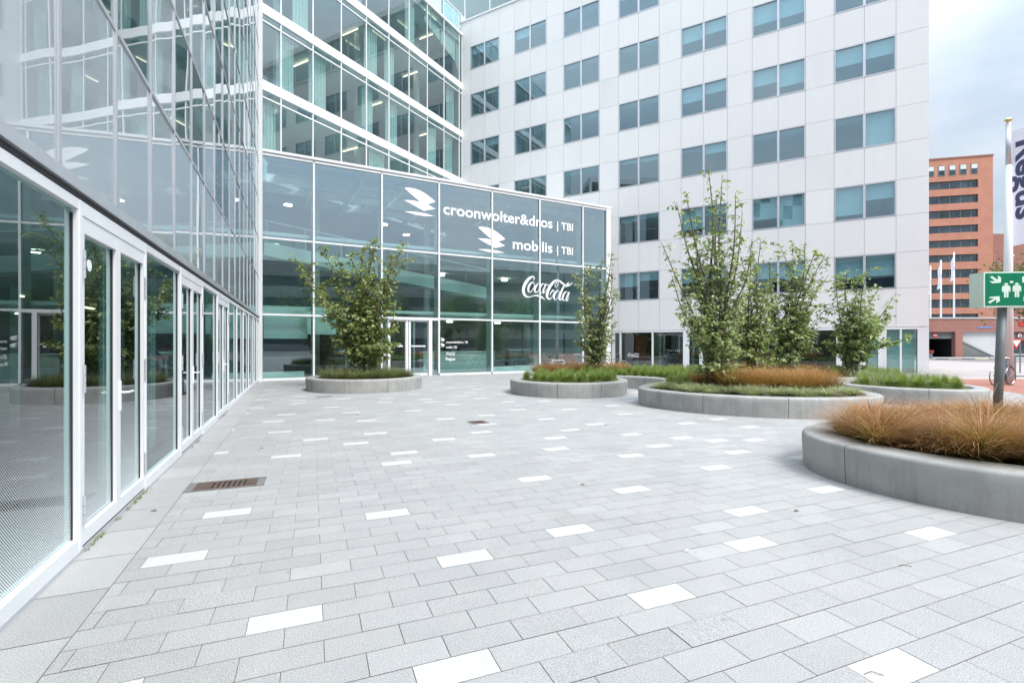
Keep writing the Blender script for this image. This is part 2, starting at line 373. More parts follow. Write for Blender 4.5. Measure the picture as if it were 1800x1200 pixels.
BIRD=[(90,130),(120,119),(170,113),(260,115),(330,130),(400,155),(470,192),(530,230),(587,272),(455,328),(585,382),(400,437),(300,400),(200,360),(85,312),(140,304),(230,299),(335,305),(240,240),(160,185)]
BIRD2=[(80,487),(180,472),(300,467),(430,472),(580,497),(420,516),(300,514),(180,500)]
def put_bird(F,a0,a1,ztop,n,parent,sy=1.0,name='bird_emblem'):
    sc=(a1-a0)/500.; m=MB()
    for P in (BIRD,BIRD2):
        m.prism(F,[(a0+(x-85)*sc,ztop-(y-113)*sc*sy) for x,y in P],n,n+.004)
    return m.build(name,'vinyl',parent,fixn=False)
# ------------------------------------------------------------------ ground
BIGZ=-.03
m=MB(); m.quad((-900,-900,BIGZ),(900,-900,BIGZ),(900,900,BIGZ),(-900,900,BIGZ)); struct(m.build('ground','asph'))
def clip(poly,nx,ny,c):   # keep nx*x+ny*y>=c
    out=[]
    for i in range(len(poly)):
        a=poly[i]; b=poly[(i+1)%len(poly)]; da=nx*a[0]+ny*a[1]-c; db=nx*b[0]+ny*b[1]-c
        if da>=0: out.append(a)
        if da*db<0: t=da/(da-db); out.append((a[0]+(b[0]-a[0])*t,a[1]+(b[1]-a[1])*t))
    return out
PA=R(22.0); UX,UY=math.cos(PA),math.sin(PA); VX,VY=-math.sin(PA),math.cos(PA); PU,PV=.376,.188
TP=[(555.4,771.5),(509,799.8),(380,795),(627.6,778.7),(715,793.5),(780,772),(850,797.8),(683,817),(406,756),(489.8,758.5),(474,741),(429.7,725.9),(450.8,717),(459.7,702.5),(511,728),(513.5,704),(524.4,708.5),(569.8,715.8),(581,737.4),(606,724.7),(652.7,738.3),(675,758.8),(609.7,700.7),(671.8,706.8),(692,699),(746,700.7),(749,706),(739.7,721),(768.6,736),(802.7,711),(803,696),(853.8,699.3),(734.8,691.8),(865,728.5),(868,745.5),(853.8,757.6),(534.9,695.5),(489.8,691),(470.4,686),(449,694.7),(817.7,690.3),(830.7,678.2),(800,681.7),(842,684.3),(871,691.8),(775.8,669.5),
(902.5,705),(956.5,705.5),(915,719.3),(995.5,720.2),(1069,714),(1091,727),(960.4,736),(1043.5,744),(996,757),(973.6,769.7),(1102.6,763.4),(1190.5,768),(1224,743),(1274.5,736),(1303,750),(1282.6,773.6),(1346,772.7),(1148.5,786),(968,792),(1102,801.8),(1289,795),(1254.4,821),(934,841),(1108.6,858.8),(1103,703.4),(1111,689),(1394.5,804),
(381.5,905),(290,984),(502.5,1087.5),(673.5,902),(820,980),(825,1167),(235,1197),(1004.5,929.5),(1327.5,953.5),(1179,1044.5),(1598.5,1167.5),(1642,934),(1314,896),(1450,859),(459,838)]
x,y=gp(502.5,1087.5); v0=(x*VX+y*VY)%PV-PV/2; u0=(x*UX+y*UY)%PU-PU/2; r0=math.floor((x*VX+y*VY-v0)/PV)
whites=set()
def cell(x,y):
    u=x*UX+y*UY; v=x*VX+y*VY; r=math.floor((v-v0)/PV); o=0 if (r-r0)%2==0 else PU/2
    return (math.floor((u-u0-o)/PU),r)
for q in TP: whites.add(cell(*gp(*q)))
for _ in range(90):
    x,y=rng.uniform(3,26),rng.uniform(-4,7)
    if y<x*.9 : whites.add(cell(x,y))
m=MB(); g=.0019
nA=FA.n; cA=nA[0]*FA.o[0]+nA[1]*FA.o[1]; nD=FD.n; cD=nD[0]*FD.o[0]+nD[1]*FD.o[1]; nB=FB.n; cB=nB[0]*FB.o[0]+nB[1]*FB.o[1]
DR=gp(371-0,850)  # drain cuts
dr=[gp(318,867),gp(435,856),gp(441,834.5),gp(343,843)]
XLIM=15.5
for r in range(-40,170):
    o=0 if (r-r0)%2==0 else PU/2
    for c in range(-45,75):
        ua=u0+o+c*PU; va=v0+r*PV; cx=(ua+PU/2)*UX+(va+PV/2)*VX; cy=(ua+PU/2)*UY+(va+PV/2)*VY
        if cx>XLIM or cy<-6 or cx*nA[0]+cy*nA[1]-cA<.15 or cx*nD[0]+cy*nD[1]-cD<-.2 and cx<5.7 or cx*nB[0]+cy*nB[1]-cB<-.2: continue
        if cy>24 and cx<5 and cx*nD[0]+cy*nD[1]-cD<-.2: continue
        gg=g if cy<9 else g*.8
        P=[(ua+gg,va+gg),(ua+PU-gg,va+gg),(ua+PU-gg,va+PV-gg),(ua+gg,va+PV-gg)]
        P=[(a*UX+b*VX,a*UY+b*VY) for a,b in P]
        P=clip(P,nA[0],nA[1],cA+.395)
        if len(P)<3: continue
        w=(c,r) in whites
        t=.46*(1+rng.normal(0,.027)); col=(t*1.0,t*1.0,t*.992) if not w else (.67,.668,.655)
        if not w and rng.random()<.12: col=(t*1.05,t*1.05,t*1.04)
        zz=rng.normal(0,.0004)
        m.poly([(a,b,zz) for a,b in P],col)
s=-3.0
while s<21.8:    # border slabs along the glass front
    for (n0,n1) in ((.03,.39),):
        t=.47*(1+rng.normal(0,.04)); m.poly([FA.p(s+.003,n0,0),FA.p(s+.557,n0,0),FA.p(s+.557,n1,0),FA.p(s+.003,n1,0)],(t,t*1.0,t*.99))
    s+=.56
struct(m.build('plaza_paving','pave'))
m=MB(); m.poly([FA.p(-8,-.3,-.006),FA.p(24,-.3,-.006),(-9,30,-.006),(6,33,-.006),(XLIM,26,-.006),(XLIM,-7,-.006),(2,-8,-.006)]); struct(m.build('paving_bed','joint'))
# right side: clinker pavement, road, kerb
m=MB(); m.quad((XLIM,-14,-.012),(60,-14,-.012),(60,21.5,-.012),(XLIM,21.5,-.012),uv=((XLIM,-14),(60,-14),(60,21.5),(XLIM,21.5))); struct(m.build('clinker_pavement','redpave'))
m=MB(); m.quad((XLIM,21.7,-.016),(160,21.7,-.016),(160,49,-.016),(XLIM,49,-.016)); struct(m.build('road','pink'))
m=MB(); m.box(W,XLIM,60,21.5,21.7,-.03,.0); struct(m.build('road_kerb','gwall'))
m=MB(); m.box(W,20,120,49,49.4,-.03,.14); struct(m.build('far_kerb','grey1'))
m=MB()
for k in range(14): m.box(W,38+k*2.6,39.3+k*2.6,48.98,49.2,.145,.15) if False else m.box(W,38+k*2.6,39.3+k*2.6,48.96,48.996,.0,.12)
struct(m.build('kerb_markings','yel'))
m=MB(); m.box(W,20,140,49.4,53,-.03,.12); struct(m.build('far_pavement','gwall'))
# ------------------------------------------------------------------ LEFT glass building (A)
bA=thing('glass_office_building','long glass fronted office building with white doors and pale panes at the left','building',FA.p(3,0,0))
AP=[3.85+1.655*k for k in range(-4,12)]
AP[-1]=21.75
DOORS=(4,6,8)
for k,s in enumerate(AP): MB().box(FA,s-.023,s+.023,-.06,.032,.0,2.53).build('post','white',bA)
def dark_strip(s0,s1): return MB().box(FA,s0,s1,-.05,.018,-.02,.035).build('door_gap_shade','dark',bA)  # dark strip painted in for the shade of the gap under the door leaves
for k in range(len(AP)-1):
    s0,s1=AP[k]+.024,AP[k+1]-.024
    if k in DOORS:
        MB().box(FA,s0,s1,-.055,.03,2.43,2.53).build('head_rail','white',bA); dark_strip(s0,s1)
        mid=(s0+s1)/2; s0-=.001; s1+=.001
        for (a,b,hs) in ((s0+.004,mid-.003,1),(mid+.003,s1-.004,-1)):
            f=MB(); w=.052
            f.box(FA,a,a+w,-.045,.025,.045,2.425).box(FA,b-w,b,-.045,.025,.045,2.425)
            f.box(FA,a+w,b-w,-.045,.024,.045,.15).box(FA,a+w,b-w,-.045,.024,2.31,2.425)
            d=f.build('door','white',bA); tag(d,'glazed door leaf in a white frame' )
            p=MB(); p.quad(FA.p(a+w,-.01,.16),FA.p(b-w,-.01,.16),FA.p(b-w,-.01,2.31),FA.p(a+w,-.01,2.31),uv=((a+w,.16),(b-w,.16),(b-w,2.31),(a+w,2.31))); p.build('pane','dots' if k<=4 else 'clear_flat',d)
            g=MB(); g.box(FA,a+w-.004,a+w+.008,-.012,.0,.16,2.31).box(FA,b-w-.008,b-w+.004,-.012,.0,.16,2.31).build('gasket','dark',d)
            he=a+.012 if hs>0 else b-.012
            for z in (.30,1.25,2.08): MB().tube([FA.p(he,.036,z-.10),FA.p(he,.036,z-.035)],.011,8).tube([FA.p(he,.036,z-.03),FA.p(he,.036,z+.03)],.011,8).tube([FA.p(he,.036,z+.035),FA.p(he,.036,z+.10)],.011,8).build('hinge','silver',d)
            if hs<0:
                hx=a+.031; h=MB(); h.box(FA,hx-.017,hx+.017,.025,.034,.92,1.18).tube([FA.p(hx,.03,1.08),FA.p(hx,.075,1.08),FA.p(hx+.02,.085,1.08),FA.p(hx+.14,.085,1.08)],.010,8); h.build('handle','white',d)
    else:
        fr=MB(); w=.024; fr.box(FA,s0,s0+w,-.05,.026,.03,2.46).box(FA,s1-w,s1,-.05,.026,.03,2.46).box(FA,s0,s1,-.05,.028,2.46,2.53).box(FA,s0+w,s1-w,-.05,.03,.03,.12)
        d=fr.build('window_frame','white',bA)
        a,b=s0+w,s1-w
        MB().quad(FA.p(a,-.01,.12),FA.p(b,-.01,.12),FA.p(b,-.01,2.46),FA.p(a,-.01,2.46),uv=((a,.12),(b,.12),(b,2.46),(a,2.46))).build('pane','dots' if k<=3 else 'clear_flat',d)
        MB().box(FA,b-.008,b,-.012,.0,.12,2.43).build('gasket','dark',d)
MB().box(FA,-3,21.75,-.3,.10,-.03,.03).build('plinth','silver',bA) if False else MB().box(FA,-3,21.75,-.06,.035,-.03,.03).build('plinth','silver',bA)
MB().box(FA,-3.5,21.75,-.05,.02,2.535,2.575).build('shadow_gap','dark',bA)  # solid dark strip, its colour stands for the shade in the recess
MB().box(FA,-3.5,21.75,-.05,.045,2.585,2.67).build('bottom_rail','silver',bA)
AT=18.1
AM=[3.53+1.1033*k for k in range(-6,17)]
for s in AM:
    MB().box(FA,s-.019,s+.019,.0,.026,2.687,AT).build('mullion','mull',bA)
TR=[4.21+1.535*k for k in range(0,10)]
for z in TR[:-1]: MB().box(FA,-3.1,21.75,.0,.022,z-.020,z+.020).build('transom','mull',bA)
MB().box(FA,21.6,21.85,-.3,.14,.0,AT).build('corner_post','white',bA)
rows=[2.687]+TR
rest=MB(); restp=MB()
for ci in range(len(AM)-1):
    k=ci-6
    for r in range(len(rows)-1):
        z0,z1=rows[r],min(rows[r+1],AT)
        if z1<=z0: continue
        clear=(k,r) in {(0,1),(1,1),(3,1),(4,1)} or (r>=1 and k in (6,7,9,10,12,13)) or (r>=3 and (k*7+r*3)%4==0)
        a,b=AM[ci]+.02,AM[ci+1]-.02
        seen=(z0-1.5)/max(.5,a*.918)<.72 and a>.5
        tl=rng.normal(0,.0022,2)
        n4=(-tl[0]-tl[1],tl[0]-tl[1],tl[0]+tl[1],-tl[0]+tl[1])
        q=(FA.p(a,.01+n4[0],z0),FA.p(b,.01+n4[1],z0),FA.p(b,.01+n4[2],z1),FA.p(a,.01+n4[3],z1))
        if seen and r<6: MB().quad(*q).build('glass_pane','clear' if clear else 'pale',bA)
        else: (rest if clear else restp).quad(*q)
tag(rest.build('clear_glazing','clear',bA),kind='stuff'); tag(restp.build('pale_glazing','pale',bA),kind='stuff')
MB().box(FA,-3.5,21.8,-9,.12,AT,AT+.5).build('roof','white',bA)
for k,z in enumerate((2.54,5.62,8.7,11.78,14.86)): MB().box(FA,-3.4,21.6,-8.9,-.25,z,z+.32).build('floor_slab','ceil',bA)
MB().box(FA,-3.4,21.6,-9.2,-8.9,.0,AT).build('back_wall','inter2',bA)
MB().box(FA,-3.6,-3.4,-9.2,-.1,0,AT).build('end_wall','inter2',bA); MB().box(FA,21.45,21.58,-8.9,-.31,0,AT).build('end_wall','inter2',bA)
MB().box(FA,-3.4,21.6,-8.9,-.1,-.02,.004).build('interior_floor','ifloor',bA)
for s,w in ((2.2,.9),(3.2,.5),(6.0,.6),(7.9,.25),(9.5,.5),(11.6,.6),(14.2,.8),(17,.7)):
    cm=MB(); nseg=int(w/.05)
    for j in range(nseg): cm.box(FA,s+j*.05,s+j*.05+.05,-.5-.03*(j%2),-.47-.03*(j%2),.03,2.5)
    cm.build('curtain','curtain',bA)
for s in (5.,11.,17.): MB().box(FA,s,s+.35,-3.6,-3.25,.0,17).build('column','iwhite',bA)
for s in (3.,7.5,12,16): MB().box(FA,s,s+1.2,-4,-3.9,2.50,2.53).build('ceiling_light','lamp',bA)  # lamps added to light the interior behind the glass front
tag(MB().lathe((0,0,0),[(.001,-.01),(.02,-.01),(.02,.01),(.001,.01)],12).build('door_sticker','vinyl',bA))
st=bpy.data.objects['door_sticker']; bpy.data.objects.remove(st)
m=MB(); m.prism(FA,[(4.12+.045*math.cos(a),2.10+.045*math.sin(a)) for a in np.linspace(0,2*math.pi,18)[:-1]],-.008,-.004); m.build('round_sticker','vinyl',bA,fixn=False)
# ------------------------------------------------------------------ LOBBY (D)
bD=thing('glass_lobby','three storey glass entrance lobby with white lettering on its panes','building',FD.p(8,0,0))
DM=[0.0,2.05,4.95,7.70,10.55,13.40,16.25,18.0]; DT=9.36
for s in DM[1:-1]:
    MB().box(FD,s-.04,s+.04,.0,.09,.10,DT).build('mullion','white',bD)
    MB().box(FD,s-.05,s+.05,-.50,-.03,.10,DT-.1).build('fin','iwhite',bD)
MB().box(FD,-.15,.05,-.1,.10,.0,DT).build('end_post','white',bD)
MB().box(FD,17.9,18.22,-.4,.12,.0,DT+.16).build('end_post','white',bD)
for a,b in zip(DM[:-1],DM[1:]):
    isdoor=abs(a-4.95)<.01
    a1,b1=a+.04,b-.04
    for (z0,z1) in ((.10,2.69),(2.77,5.84),(5.92,DT-.1)):
        if isdoor and z0<1: continue
        tl=rng.normal(0,.004,2)
        MB().quad(FD.p(a1,.02-tl[0]-tl[1],z0),FD.p(b1,.02+tl[0]-tl[1],z0),FD.p(b1,.02+tl[0]+tl[1],z1),FD.p(a1,.02-tl[0]+tl[1],z1)).build('glass_pane','lobbyg' if z0>5 else 'lobbylow',bD)
    for z in (2.73,5.88): MB().box(FD,a1,b1,.0,.07,z-.04,z+.04).build('transom','white',bD)
    MB().box(FD,a1,b1,-.05,.07,.0,.10).build('sill','white',bD) if not isdoor else None
    for z in (3.02,6.16): MB().box(FD,a+.05,b-.05,-.46,-.36,z-.07,z+.07).build('inner_rail','iwhite',bD)
MB().box(FD,.05,17.9,-.1,.09,DT-.1,DT+.02).build('top_rail','white',bD)
MB().box(FD,-.2,18.25,-.2,.14,DT+.03,DT+.14).build('roof_edge','white',bD)
# doorway: s 4.99..7.66
for (a,b,n1) in ((5.22,5.32,.10),(6.08,6.18,.06),(6.21,6.29,.06),(7.18,7.34,.12)): MB().box(FD,a,b,-.05,n1,.0,2.64).build('door_post','white',bD)
MB().box(FD,4.99,7.66,-.06,.11,2.64,2.76).build('door_head','white',bD)
MB().box(FD,4.99,7.66,-.05,.10,.0,.03).build('door_sill','silver',bD)
for a,b in ((4.99,5.22),(7.34,7.66)): MB().quad(FD.p(a,0,.03),FD.p(b,0,.03),FD.p(b,0,2.64),FD.p(a,0,2.64)).build('side_light','lobbyg',bD)
for a,b in ((5.32,6.08),(6.29,7.18)):
    d=MB().box(FD,a,b,-.02,.02,.03,.14).box(FD,a,b,-.02,.02,2.56,2.64).box(FD,a,a+.03,-.02,.02,.14,2.56).box(FD,b-.03,b,-.02,.02,.14,2.56).build('door','white',bD)
    MB().quad(FD.p(a,0,.14),FD.p(b,0,.14),FD.p(b,0,2.56),FD.p(a,0,2.56)).build('pane','lobbyg',d)
    MB().box(FD,a+.02,b-.15,.03,.06,1.38,1.45).build('handle','white',d)
for s in (5.6,6.6,7.0): MB().box(FD,s,s+.09,-1.9,-1.8,.0,2.6).build('inner_door_frame','iwhite',bD)
MB().box(FD,5.0,5.18,.03,.10,.05,1.7).build('intercom_column','pole',bD); MB().box(FD,5.05,5.13,.10,.11,1.1,1.18).box(FD,5.05,5.13,.10,.11,.98,1.06).build('intercom_buttons','iwhite',bD)
# roof, return wall, inner works
roofpts=[FD.p(0,-.1,0)[:2],FD.p(18.1,-.1,0)[:2],FD.p(18.1,-4.0,0)[:2],FB.p(8.4,.05,0)[:2],FB.p(.2,.1,0)[:2],FC.p(15,.1,0)[:2]]
MB().ext(roofpts,DT+.02,DT+.10).build('roof','ceil',bD)
for k in range(1,10): MB().box(FD,.3+1.9*k,.42+1.9*k,-7,-.5,8.75,9.1).build('roof_beam','iwhite',bD)
for n in (-1.2,-2.6,-4.2,-6.2): MB().box(FD,.3,17.5,n-.06,n+.06,8.95,9.3).build('roof_purlin','iwhite',bD)
MB().box(FD,17.95,18.1,-4.2,-.4,.0,DT).build('return_wall','white',bD)
MB().box(FD,-.5,18,-9.5,-.02,-.02,.004).build('interior_floor','ifloor',bD)
MB().ext([FD.p(0,-8.5,0)[:2],FD.p(7.2,-14,0)[:2],FD.p(14.8,-8.2,0)[:2],FD.p(17.9,-4.3,0)[:2],FD.p(17.9,-4.4,0)[:2],FD.p(14.8,-8.4,0)[:2],FD.p(7.2,-14.2,0)[:2],FD.p(0,-8.7,0)[:2]],0,DT-.15).build('back_wall','iwhite',bD)
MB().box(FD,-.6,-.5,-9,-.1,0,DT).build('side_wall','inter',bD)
# ramp / stair flight crossing behind the glass, falling to the right
rp=MB(); rp.prism(FD,[(.2,6.05),(.2,5.45),(11.5,3.95),(11.5,4.6)],-2.6,-1.8); rp.build('ramp_flight','iwhite',bD)
rl=MB(); rl.tube([FD.p(.2,-1.8,7.0),FD.p(11.5,-1.8,5.55)],.03,6)
for k in range(8): s=.3+k*1.6; z=6.05-s*.128; rl.tube([FD.p(s,-1.8,z),FD.p(s,-1.8,z+.95)],.02,6)
rl.build('ramp_railing','iwhite',bD)
for (s0,s1,n0,n1,z0,z1) in ((.1,5.2,-8.5,-1.4,2.7,3.2),(7.9,17.6,-8.,-3.8,2.9,3.35),(.1,17.5,-8.5,-5.0,5.75,6.15)): MB().box(FD,s0,s1,n0,n1,z0,z1).build('gallery_slab','iwhite',bD)
for (s0,s1,n,z0,z1) in ((.1,5.2,-1.45,3.2,4.1),(8.5,17.5,-3.85,3.35,4.3),(.1,17.4,-5.0,6.15,7.1)): MB().box(FD,s0,s1,n,n+.03,z0,z1).build('gallery_parapet','railg',bD)
for s,n in ((2.6,-4),(8.8,-5),(12.0,-3.2),(15.2,-4.4)): MB().lathe(FD.p(s,n,0),[(.2,0),(.2,8.8)],16).build('column','iwhite',bD,True)
for s,n,z in ((1.2,-2.2,7.9),(5.7,-2.6,7.6),(7.4,-4.4,7.6),(12.2,-4,7.7),(3.9,-5.5,5.6),(9.8,-5.3,5.6),(14.2,-5.6,5.6),(2.,-3,2.62),(4.,-4,2.62),(10.2,-5,2.82),(13.5,-5.2,2.82)):
    MB().lathe(FD.p(s,n,z),[(.19,0),(.19,.03)],18).build('ceiling_light','lampw',bD)
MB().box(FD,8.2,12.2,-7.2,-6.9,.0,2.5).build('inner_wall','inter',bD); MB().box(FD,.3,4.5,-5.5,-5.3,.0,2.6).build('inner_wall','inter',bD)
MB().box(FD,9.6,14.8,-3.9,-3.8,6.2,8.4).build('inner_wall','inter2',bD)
MB().box(FD,.15,1.9,-1.2,-1.0,1.75,2.69).box(FD,1.9,4.8,-1.6,-1.4,1.95,2.69).build('bulkhead','iwhite',bD)
MB().box(FD,.1,1.7,-.45,-.2,.10,.34).box(FD,10.7,13.2,-.45,-.2,.10,.34).build('radiator_casing','iwhite',bD)
# lettering
a0,z0=FD.pz(779,376,.03); a1,_=FD.pz(971,400,.03)
put_text('croonwolter&dros',FD,a0,a1,z0,.035,h=.76,bold=.022,parent=bD)
a2,_=FD.pz(979,400,.03); a3,_=FD.pz(1007,400,.03); put_text('| TBI',FD,a2,a3,z0,.035,h=.56,bold=.025,parent=bD)
a0,zm=FD.pz(901,437,.03); put_text('mobilis',FD,a0,a1,zm,.035,h=.76,bold=.022,parent=bD); put_text('| TBI',FD,a2,a3,zm,.035,h=.56,bold=.025,parent=bD)
a0,z0=FD.pz(710,328.5,.03); a1,_=FD.pz(765.5,345,.03); put_bird(FD,a0,a1,z0,.035,bD,1.0)
a0,z0=FD.pz(839.5,397.5,.03); a1,_=FD.pz(888,410,.03); put_bird(FD,a0,a1,z0,.035,bD,1.0)
a0,_=FD.pz(917.5,508,.03); a1,_=FD.pz(1006,508,.03); _,zc=FD.pz(960,507.5,.03); put_script(FD,a0,a1,zc,.035,'vinyl',bD)
sm=lambda x,y: FD.pz(x,y,.03)
for (txt,xa,xb,y,h) in (('croonwolter&dros | TBI',784,822,603,.155),('mobilis | TBI',784,803,612,.155),('Regus',783.5,800,633,.20)):
    a,z=sm(xa,y); b,_=sm(xb,y); put_text(txt,FD,a,b,z,.035,h=h,bold=.02,parent=bD)
a,z=sm(784,621.5); b,_=sm(800.5,621); put_script(FD,a,b,z,.035,'vinyl',bD)
for y in (593,602.5): 
    a,z=sm(773.5,y+.8); b,_=sm(782,y); put_bird(FD,a,b,z,.035,bD,.85)
# lobby things
rd=thing('reception_desk','long pale reception counter standing inside the glass lobby right of the entrance doors','desk',FD.p(8.5,-3,0))
MB().box(FD,8.0,12.3,-3.9,-3.2,.0,1.05).build('counter','iwhite',rd); MB().box(FD,7.95,12.35,-3.95,-3.15,1.05,1.10).build('counter_top','vinyl',rd)
ds=thing('dark_cabinet','dark cabinet standing inside the lobby behind the fourth pane right of the doors','cabinet',FD.p(13.4,-2.6,0))
MB().box(FD,12.9,14.3,-3.0,-2.5,.0,1.15).build('cabinet_body','inter',ds); MB().box(FD,12.88,14.32,-3.02,-2.48,1.15,1.19).build('cabinet_top','iwhite',ds)
bw=thing('flower_bowl','white bowl with red flowers inside the lobby left of the planter tree','bowl',FD.p(3.7,-1.8,1))
MB().lathe(FD.p(3.7,-1.8,.95),[(.08,0),(.25,.12),(.33,.25),(.30,.25)],16).build('bowl','vinyl',bw,True); MB().lathe(FD.p(3.7,-1.8,0),[(.15,0),(.05,.1),(.05,.95)],12).build('stand','silver',bw)
fm=MB()
for _ in range(120):
    p=Vector(FD.p(3.7,-1.8,1.3))+Vector((rng.normal(0,.17),rng.normal(0,.15),abs(rng.normal(0,.12)))); r=.035
    fm.poly([tuple(p+Vector(rng.normal(0,r,3))) for _ in range(3)])
fm.build('flowers','redp',bw)
# ------------------------------------------------------------------ TOWER (C)
bC=thing('glass_office_tower','glass tower with white horizontal bands rising behind the entrance lobby roof','building',FC.p(8,0,9))
CM=[.0]+[.35+1.83*k for k in range(0,10)]+[18.6]
BT=[13.8,17.35,20.9,24.45]
for s in CM: MB().box(FC,s-.03,s+.03,.0,.07,9.3,24.5).build('mullion','white',bC)
for i,z in enumerate(BT):
    if i<3: MB().box(FC,-.03,18.6,-.1,.10,z-.46,z).build('spandrel_band','white',bC); MB().box(FC,-.03,18.6,.0,.08,z-.82,z-.76).build('transom','white',bC)
MB().box(FC,-.03,18.6,-.2,.12,24.45,24.62).build('roof_edge','white',bC)
# rooms
for z in (13.34,16.89,20.44,24.0): MB().box(FC,-.0,18.6,-9,-.12,z,z+.44).build('floor_slab','ceil',bC)
MB().box(FC,-.0,18.6,-9.2,-9,9.3,24.4).build('back_wall','inter2',bC)
MB().box(FC,-.12,18.6,-9,-.15,9.2,9.36).build('floor_slab','ceil',bC); MB().box(FC,-.2,-.04,-9.2,-.15,9.2,24.4).build('end_wall','inter2',bC)
for s in (3.2,8.6,14.0):
    MB().lathe(FC.p(s,-1.6,9.4),[(.22,0),(.22,14.5)],14).build('column','iwhite',bC,True)
zs=[9.4]+BT
curt={ (8,1):(.0,.52),(7,1):(.0,.6),(9,1):(.0,.0),(8,2):(.5,1),(7,2):(0,0),(5,2):(.1,.65),(4,2):(.0,.45),(5,1):(.0,.45),(4,1):(.05,.6),(2,1):(.3,.75),(1,1):(.35,.8),(1,2):(.4,.9),(9,0):(.0,1.0),(5,0):(.3,1),(8,3):(.0,.7),(3,3):(0,.5),(6,3):(0,.3)}
for i in range(4):
    zb,zt=zs[i],zs[i+1]-.46 if i<3 else 24.45
    for k in range(len(CM)-1):
        a,b=CM[k]+.03,CM[k+1]-.03
        tl=rng.normal(0,.003,2)
        MB().quad(FC.p(a,.02-tl[0],zb),FC.p(b,.02+tl[0],zb),FC.p(b,.02+tl[0]+tl[1],zt-.36 if i<3 else zt),FC.p(a,.02-tl[0]+tl[1],zt-.36 if i<3 else zt)).build('glass_pane','towerg',bC)
        if i<3: MB().quad(FC.p(a,.02,zt-.30),FC.p(b,.02,zt-.30),FC.p(b,.02,zt),FC.p(a,.02,zt)).build('glass_pane','towerg',bC)
        if (k,i) in curt:
            f0,f1=curt[(k,i)]
            if f1>f0:
                L=b-a; c0=b-L*f1; c1=b-L*f0; cm=MB(); n_=max(2,int((c1-c0)/.09)); st=(c1-c0)/n_
                for j in range(n_): cm.box(FC,c0+j*st,c0+(j+1)*st,-.34-.035*(j%2),-.30-.035*(j%2),zb+.02,zt-.05)
                cm.build('curtain','curtain',bC)
    for s in ((1.9,7.0,12.4) if i%2 else (3.6,9.0,14.4)):
        for n in (-1.8,): MB().box(FC,s,s+.05,n-.65,n+.65,zs[i+1]-.56,zs[i+1]-.52).build('ceiling_light','lamp',bC)
# white blind at tower top bays
for k in (0,1,2): MB().prism(FC,[(CM[k]+.05,24.3),(CM[k+1]-.05,24.3),(CM[k+1]-.05,22.4+.55*k),(CM[k]+.05,21.9+.55*k)],-.3,-.28).build('blind','curtain',bC)
# terrace railing
for k in range(len(CM)-1): MB().box(FC,CM[k]+.04,CM[k+1]-.04,-.03,-.015,24.65,26.0).build('railing_glass','railg',bC)
MB().box(FC,-.05,18.6,-.06,.02,26.0,26.08).build('hand_rail','white',bC)
for s in CM: MB().box(FC,s-.025,s+.025,-.06,.02,24.63,26.0).build('rail_post','white',bC)
# ------------------------------------------------------------------ WHITE BLOCK (B)
bB=thing('white_office_block','white panel clad office block with pairs of square windows at the right of the plaza','building',FB.p(20,0,0))
MOD=1.25; S0=.82; SE=27.05; PARA=25.4
WZ=[(4.19+3.5*k,5.91+3.5*k) for k in range(6)]
pm=MB()
def panel(a,b,z0,z1):
    t=.81*(1+rng.normal(0,.012)); g=.006
    pm.box(FB,a+g,b-g,-.03,.0,z0+g,z1-g,(t*.995,t*1.0,t*1.0))
edges=[-.43]+[S0+MOD*k for k in range(22)]; edges[0]=.03
edges=[e for e in edges if e<SE+.1]; edges[-1]=SE
zl=[2.34]
for a,b in WZ: zl+=[a,b]
zl.append(PARA)
for ci in range(len(edges)-1):
    iswin=ci>=1 and (ci-1)%3!=2 and ci<=20
    for zi in range(len(zl)-1):
        if iswin and zi%2==1: continue
        if edges[ci+1]<8.4 and zl[zi+1]<9.4: continue
        panel(edges[ci],edges[ci+1],zl[zi],zl[zi+1])
pm.build('cladding','clad',bB)
bk=MB()    # dark carrier behind the joints
for ci in range(len(edges)-1):
    iswin=ci>=1 and (ci-1)%3!=2 and ci<=20
    for zi in range(len(zl)-1):
        if iswin and zi%2==1: continue
        bk.box(FB,edges[ci],edges[ci+1],-.32,-.045,zl[zi],zl[zi+1])
bk.build('carrier_wall','gwall',bB)
BL={(6,0):(.65,.62),(6,1):(.85,.45),(6,2):(.0,1),(6,3):(.5,.45),(6,4):(.5,.5),(5,0):(.5,.55),(5,1):(.68,1),(5,2):(0,0),(5,3):(.5,.7),(5,4):(.6,.6),(4,0):(.5,.45),(4,1):(.75,.3),(4,2):(.0,.3),(4,3):(.5,.35),(4,4):(.5,.4),(3,0):(.5,.3),(3,1):(.2,.12),(3,2):(.12,.15),(3,3):(0,0),(3,4):(.0,.06),(2,1):(.1,.15),(1,5):(.35,.1),(0,5):(.3,.2),(0,3):(0,.3),(3,5):(.3,.3),(5,5):(.4,.5),(6,5):(.3,.5)}
